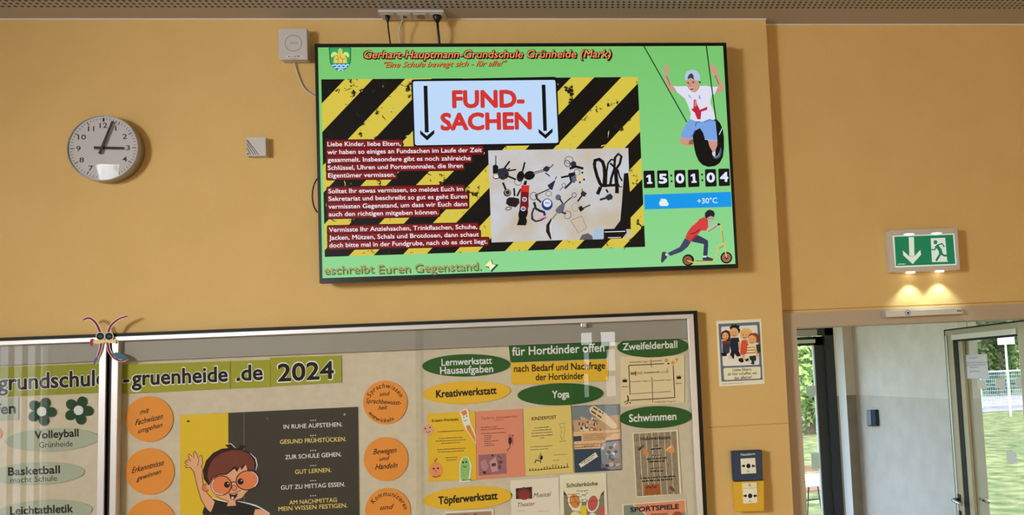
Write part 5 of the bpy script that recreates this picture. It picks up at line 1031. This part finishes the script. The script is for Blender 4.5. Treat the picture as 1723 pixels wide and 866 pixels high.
A.poly(ell(*k(310, 600)[0], 11.5, 15.5, -14, 24), (222, 206, 170)).poly(ell(*k(310, 600)[0], 8.8, 12, -14, 24), (196, 122, 56)); A.poly(ell(*k(655, 645)[0], 10.4, 15.4, 12, 24), (222, 206, 170)).poly(ell(*k(655, 640)[0], 8.4, 13, 12, 24), (176, 82, 66)); A.poly(ell(*k(500, 470)[0], 7, 12, 0, 20), (216, 200, 160)); A.poly(k(410, 690, 530, 680, 545, 1000, 410, 1000), (216, 174, 40)); A.poly(k(770, 760, 880, 700, 890, 1000, 800, 1000), (186, 80, 60)); A.poly(ell(*k(320, 870)[0], 8, 6.6, 0, 20), (214, 190, 130)).poly(ell(*k(650, 890)[0], 6, 6, 0, 20), (216, 190, 150)); A.poly(k(92, 400, 130, 440, 165, 500, 100, 480), (60, 52, 44)).poly(k(868, 400, 830, 440, 790, 510, 860, 470), (60, 52, 44))
for i_ in range(30): A.ell(*k(rnd.uniform(240, 390), rnd.uniform(500, 710))[0], .9, .8, rnd.choice(((160, 70, 30), (214, 150, 70), (120, 50, 26))), 0, 7)
for i_ in range(14): A.ell(*k(rnd.uniform(440, 560), rnd.uniform(380, 590))[0], 1, 1, rnd.choice(((70, 60, 40), (150, 100, 60))), 0, 7)
A.done()
lettering(o, [('Schülerküche', *k(152, 338)[0], *k(748, 295)[0], 6.6)], INK, .015, 0, YP-.0012)
print_lines(o, k, [(345, 412, 570, 398, 1.4), (180, 480, 400, 462, 1.2), (130, 535, 440, 515, 1.2), (560, 610, 790, 590, 1.2), (150, 640, 560, 620, 1.2)], (80, 56, 36), YP-.0012)
k = T(1040, 830, 12.307)
o = sheet('club_sheet', k(80, 225, 1400, 125, 1470, 1400, 120, 1450), YP, (214, 192, 152), 'white edged orange and green sheet reading Sportspiele', 'poster', 'club sheets in the notice case')
A = Art('picture', o, YP-.0006); A.poly(k(115, 242, 1380, 143, 1440, 1300, 150, 1340), (208, 126, 84)); A.poly(k(115, 242, 310, 228, 380, 300, 520, 380, 590, 460, 580, 900, 130, 900), (122, 126, 100)); A.line(k(310, 228, 380, 290, 520, 380, 590, 450), 1.6, (226, 196, 150)); A.poly(k(1300, 400, 1392, 365, 1410, 700, 1300, 700), (122, 126, 100)); A.ell(*k(1230, 440)[0], 8, 6, (150, 66, 40)); A.done()
lettering(o, [('SPORTSPIELE', *k(258, 385)[0], *k(1255, 310)[0], 7.6)], (46, 34, 50), .05, 0, YP-.0012)
print_lines(o, k, [(690, 440, 1020, 425, 2)], INK, YP-.0012)
# ---- paper creature stuck over the post
k = T(100, 500, 6.1875); YC = YG-.006
cr_ = empty('paper_creature', P(175, 610, YC), 'paper insect cut-out with dark red feelers stuck on the posts', 'cut-out')
PW, PR, PT = pc(226, 186, 168), pc(112, 30, 38), pc(56, 92, 98)
def limb(name, pts, w, w2, d=0):
    pts = [(q.x, q.y) for q in smooth_path([(*p, 0) for p in k(*pts)], 5)]
    n = len(pts); ws2 = [w[0]+(w[1]-w[0])*i/(n-1) for i in range(n)]
    def outline(pts, ws):
        L, R = [], []
        for i in range(n):
            a, b = pts[max(i-1, 0)], pts[min(i+1, n-1)]; dx, dy = b[0]-a[0], b[1]-a[1]; q = math.hypot(dx, dy); L.append((pts[i][0]-dy/q*ws[i]/2, pts[i][1]+dx/q*ws[i]/2)); R.append((pts[i][0]+dy/q*ws[i]/2, pts[i][1]-dx/q*ws[i]/2))
        return L+R[::-1]
    o = B().slab(outline(pts, ws2), YC-d-.0008, YC-d).make(name, PW, cr_)
    A = Art('red_fill', o, YC-d-.0008); A.poly(outline(pts, [q*w2 for q in ws2]), PR); A.done(); return o
limb('feeler', (248, 235, 310, 215, 380, 270, 425, 365), (4.2, 6.5), .62)
limb('feeler', (712, 195, 620, 225, 540, 290, 508, 365), (3.4, 6.5), .6)
limb('leg', (435, 470, 425, 540, 395, 620, 365, 700), (6.5, 3), .6)
lg = limb('leg', (500, 470, 520, 560, 570, 630, 640, 660, 715, 640), (6.5, 3.4), .62)
wg = B().slab(k(545, 590, 590, 572, 650, 585, 705, 620, 715, 640, 660, 650, 600, 640), YC-.0016, YC-.0008).make('foot', PT, cr_)
B().slab(k(360, 650, 380, 620, 405, 610, 395, 650, 365, 700, 355, 690), YC-.0016, YC-.0008).make('foot', pc(80, 84, 110), cr_)
B().slab(k(352, 450, 400, 440, 560, 438, 588, 455, 580, 478, 480, 470, 390, 485, 350, 475), YC-.0018, YC-.0004).make('body', pc(206, 176, 110), cr_)
B().slab(k(320, 440, 345, 428, 352, 460, 340, 515, 318, 490), YC-.0018, YC-.0004).make('claw', pc(150, 36, 44), cr_)
for x, y in ((425, 405), (515, 405)):
    e = B().slab(ell(*k(x, y)[0], 7.6, 7, 0, 24), YC-.003, YC-.0018).make('eye', pc(216, 190, 160), cr_)
    A = Art('pupil', e, YC-.003); A.ell(*k(x, y)[0], 6.6, 6.1, (14, 16, 16)).ell(*k(x+2, y+2)[0], 3.2, 2.2, (48, 92, 86)).ell(*k(x, y+2)[0], 1.2, 1.6, (10, 12, 12), 0, 8); A.done()
# ================================================================== pillar and recess
k = T(1190, 530, 6.66)
o = sheet('picture_card', k(100, 65, 602, 42, 642, 768, 135, 798), 0, (214, 194, 156), 'white bordered card with four cartoon children on the pillar', 'poster')
YA = -.0006; BB = (90, 96, 108)
A = Art('blue_border', o, YA); A.poly(k(125, 98, 585, 75, 622, 722, 160, 745), BB); A.done()
A = Art('picture_field', o, YA-.0002); A.poly(rr(k(155, 130, 560, 110, 585, 555, 175, 572), 3), (222, 204, 168)); A.done()
A = Art('caption_field', o, YA-.0002); A.poly(rr(k(180, 592, 596, 575, 600, 708, 190, 728), 3), (220, 198, 152)); A.done()
for t_, x0, y0, x1, y1 in (('Liebe Eltern,', 288, 630, 500, 620), ('ab hier schaffen wir', 230, 675, 562, 662), ('das alleine!', 302, 720, 497, 708)):
    A = Art('lettering', o, YA-.0004); A.text(t_, *k(x0, y0)[0], *k(x1, y1)[0], 5, INK, .008, 0, -.02); A.done()
A = Art('small_print', o, YA); A.dashes(*k(170, 772)[0], *k(410, 760)[0], .9, (120, 105, 85)); A.done()['kind'] = 'stuff'
CS = (216, 152, 92)
def child(feats):
    A = Art('cartoon_child', o, YA-.0004-child.n*.0006); child.n += 1
    for f_ in feats:
        if f_[0] == 'p': A.poly(k(*f_[1]), f_[2])
        elif f_[0] == 'e': A.ell(*k(f_[1], f_[2])[0], f_[3]/6.66, f_[4]/6.66, f_[5], 0, 18)
        else: A.line(k(*f_[1]), f_[3], f_[2])
    A.done()
child.n = 0
def face(x, y, s=1): return [('e', x-16*s, y-4, 4, 6, INK), ('e', x+16*s, y-6, 4, 6, INK), ('l', (x-18*s, y+20*s, x, y+28*s, x+20*s, y+16*s), (120, 40, 30), .9)]
child([('p', (150, 225, 165, 185, 210, 165, 250, 180, 262, 230, 255, 300, 160, 270), (74, 34, 24)), ('e', 203, 235, 36, 42, CS)]+face(203, 235)+[('p', (165, 285, 250, 290, 255, 350, 175, 360), (110, 44, 36)), ('p', (172, 320, 255, 330, 250, 420, 210, 440, 170, 410), (44, 54, 60)), ('p', (160, 420, 215, 415, 220, 455, 180, 462, 155, 445), (24, 20, 20))])
child([('p', (262, 175, 250, 130, 270, 125, 275, 100, 300, 112, 320, 98, 335, 115, 365, 120, 355, 145, 372, 165, 360, 200, 300, 190), (30, 22, 20)), ('e', 302, 195, 48, 55, CS)]+face(302, 200, 1.1)+[('p', (262, 255, 350, 250, 372, 330, 352, 400, 270, 410, 250, 330), (28, 34, 46)), ('p', (345, 300, 368, 295, 372, 380, 355, 390), CS), ('p', (268, 400, 350, 395, 385, 470, 350, 480, 305, 430, 300, 490, 250, 470), (24, 24, 28)), ('p', (225, 460, 270, 455, 285, 490, 240, 492), (200, 180, 150)), ('p', (350, 485, 395, 478, 412, 520, 385, 532, 352, 515), (24, 20, 20)), ('p', (340, 462, 378, 455, 382, 480, 350, 486), (206, 190, 160))])
child([('p', (368, 230, 372, 180, 410, 148, 460, 148, 500, 180, 495, 240, 380, 260), (206, 160, 84)), ('e', 420, 222, 46, 50, CS)]+face(420, 225, 1.1)+[('p', (385, 280, 440, 275, 465, 340, 440, 430, 395, 450, 368, 430, 375, 340), (192, 74, 44)), ('p', (390, 445, 420, 445, 420, 500, 400, 500), CS), ('p', (420, 500, 455, 480, 468, 505, 440, 520), (30, 24, 22))])
child([('p', (455, 240, 480, 205, 540, 198, 585, 225, 592, 285, 560, 310, 470, 290), (124, 54, 34)), ('p', (545, 330, 590, 325, 598, 410, 565, 430), (36, 52, 40)), ('e', 502, 275, 50, 52, CS)]+face(502, 278, 1.1)+[('p', (450, 340, 530, 330, 552, 440, 440, 455), (226, 196, 140)), ('l', (446, 365, 538, 358), (170, 70, 40), 1.4), ('l', (444, 395, 544, 388), (170, 70, 40), 1.4), ('l', (442, 425, 548, 416), (170, 70, 40), 1.4), ('p', (530, 350, 552, 370, 575, 460, 560, 468, 535, 400), CS), ('p', (470, 460, 545, 450, 548, 510, 520, 555, 490, 545, 480, 510), (32, 40, 46)), ('p', (455, 510, 490, 500, 500, 530, 470, 540), (206, 190, 160)), ('p', (525, 515, 552, 505, 552, 535, 530, 540), (206, 190, 160))])
# ---- two manual call points
k = T(1180, 690, 4.92)
def callpoint(name, q, c, label, win, dk):
    e = empty(name, P(*k(q[4], q[5])[0], 0), label, 'call point')
    B().slab(k(*q), -.045, 0).make('housing', solid(label[:12], c, .35), e, bevel=.004)
    B().slab(k(*win), -.048, -.045).make('press_plate', pc(216, 200, 160), e, bevel=.001)
    A = Art('press_symbol', e, -.048); (x0, y0), (x1, y1) = (win[0], win[1]), (win[4], win[5]); mx_, my_ = (x0+x1)/2, (y0+y1)/2
    A.ell(*k(mx_, my_)[0], 3.6, 4, INK); A.done()
    for s in (-1, 1):
        A = Art('arrow', e, -.048); A.poly(k(mx_+s*55, my_-7, mx_+s*40, my_-7, mx_+s*40, my_-16, mx_+s*24, my_, mx_+s*40, my_+16, mx_+s*40, my_+7, mx_+s*55, my_+7), INK); A.done()
    A = Art('hand_symbol', e, -.048); A.line(k(mx_-8, my_+52, mx_-4, my_+30, mx_+2, my_+45, mx_+12, my_+50), .8, (90, 80, 60)); A.done()
    return e
NAVY = (.009, .030, .085)
e = callpoint('alarm_call_point', (253, 340, 503, 330, 510, 580, 268, 590), NAVY, 'dark blue manual call point above the yellow one', (325, 400, 447, 393, 455, 520, 332, 527), NAVY)
A = Art('lettering', e, -.045); A.text('Hausalarm', *k(328, 376)[0], *k(445, 368)[0], 4, (190, 196, 206), .01); A.done()
e = callpoint('alarm_call_point', (268, 592, 523, 582, 525, 835, 284, 842), (.75, .44, .02), 'yellow manual call point below the dark blue one', (342, 650, 462, 643, 467, 765, 348, 772), None)
B().slab(k(340, 602, 460, 596, 462, 640, 342, 648), -.052, -.045).make('name_tab', pc(216, 192, 140), e, bevel=.001)
A = Art('lettering', e, -.052); A.text('A', *k(391, 630)[0], *k(411, 629)[0], 4.6, INK, .01); A.done()
# ---- lit escape sign
k = T(1450, 360, 4.33); YE0 = YR-.055
es = empty('escape_sign', P(*k(465, 412)[0], YR), 'lit green escape route sign with arrow and running figure', 'sign')
B().ring(k(200, 117, 697, 98, 718, 403, 218, 422), k(222, 148, 675, 132, 694, 370, 243, 390), YE0, YR).make('housing', M_ALU, es, bevel=.002)
lp = solid('sign_white', (.7, .7, .68), .4)
def lit(name, c, s):
    m, t_, bs = newmat(name); bs.inputs['Base Color'].default_value = (*[lin(q)*.6 for q in c], 1); bs.inputs['Emission Color'].default_value = (*[lin(q) for q in c], 1); bs.inputs['Emission Strength'].default_value = s; bs.inputs['Roughness'].default_value = .3; return m
SWH, SGR = lit('sign_lit_white', (206, 216, 204), .7), lit('sign_lit_green', (8, 112, 76), .8)
pn = B().slab(k(222, 148, 675, 132, 694, 370, 243, 390), YE0+.006, YR).make('panel', SWH, es)
A = Art('green_field', pn, YE0+.006); A.poly(k(237, 165, 665, 150, 682, 362, 250, 378), SGR); A.done()
A = Art('arrow', pn, YE0+.0055); A.poly(k(342, 168, 380, 167, 384, 305, 347, 305), SWH); A.poly(k(299, 265, 347, 308, 384, 306, 427, 260, 432, 296, 371, 364, 302, 300), SWH); A.done()
A = Art('door_symbol', pn, YE0+.0055); A.poly(k(502, 176, 608, 172, 622, 335, 628, 347, 512, 350), SWH); A.done()
A = Art('running_figure', pn, YE0+.0051); A.ell(*k(537, 205)[0], 3.2, 3.5, SGR)
for q, w_ in ((k(542, 228, 570, 260, 578, 290), 6), (k(548, 228, 585, 215, 602, 240), 2.4), (k(545, 232, 530, 260, 508, 258), 2.4), (k(575, 285, 560, 310, 542, 340), 3.6), (k(578, 288, 600, 302, 632, 302), 3.4)): A.line(q, w_, SGR)
A.done()
A = Art('small_print', pn, YE0+.0055); A.dashes(*k(262, 368)[0], *k(318, 366)[0], 1.8, SWH); A.done()
M_LED = glow('led_white', (1, .98, .92), 4); M_LEDG = glow('led_green', (.55, 1, .85), 2.2)
B().slab(k(225, 140, 672, 124, 675, 140, 228, 156), YE0-.003, YE0+.004).make('light_bar', M_ALU, es)
for x, y in ((345, 147), (545, 140)): B().slab(ell(*k(x, y)[0], 9, 1.4, -2, 16), YE0-.0042, YE0-.003).make('light_spot', M_LEDG, es)
for x, y in ((355, 424), (567, 415)):
    p = P(*k(x, y)[0], YR-.03)
    q = [Vector((p.x+.022*math.cos(2*math.pi*i/20), p.y+.014*math.sin(2*math.pi*i/20), p.z+.006)) for i in range(20)]
    B().prism(q, [v_-Vector((0, 0, .010)) for v_ in q]).make('down_light', M_LED, es)
    l = bpy.data.lights.new('sign_lamp', 'SPOT'); l.energy = 2.0; l.spot_size = math.radians(92); l.spot_blend = .55; l.shadow_soft_size = .01; l.color = (.72, .95, 1.0)
    lo_ = bpy.data.objects.new('sign_lamp', l); COL.objects.link(lo_); lo_.location = p+Vector((0, -.025, -.016)); lo_.rotation_euler = Vector((0, .12, -1)).to_track_quat('-Z', 'Y').to_euler()
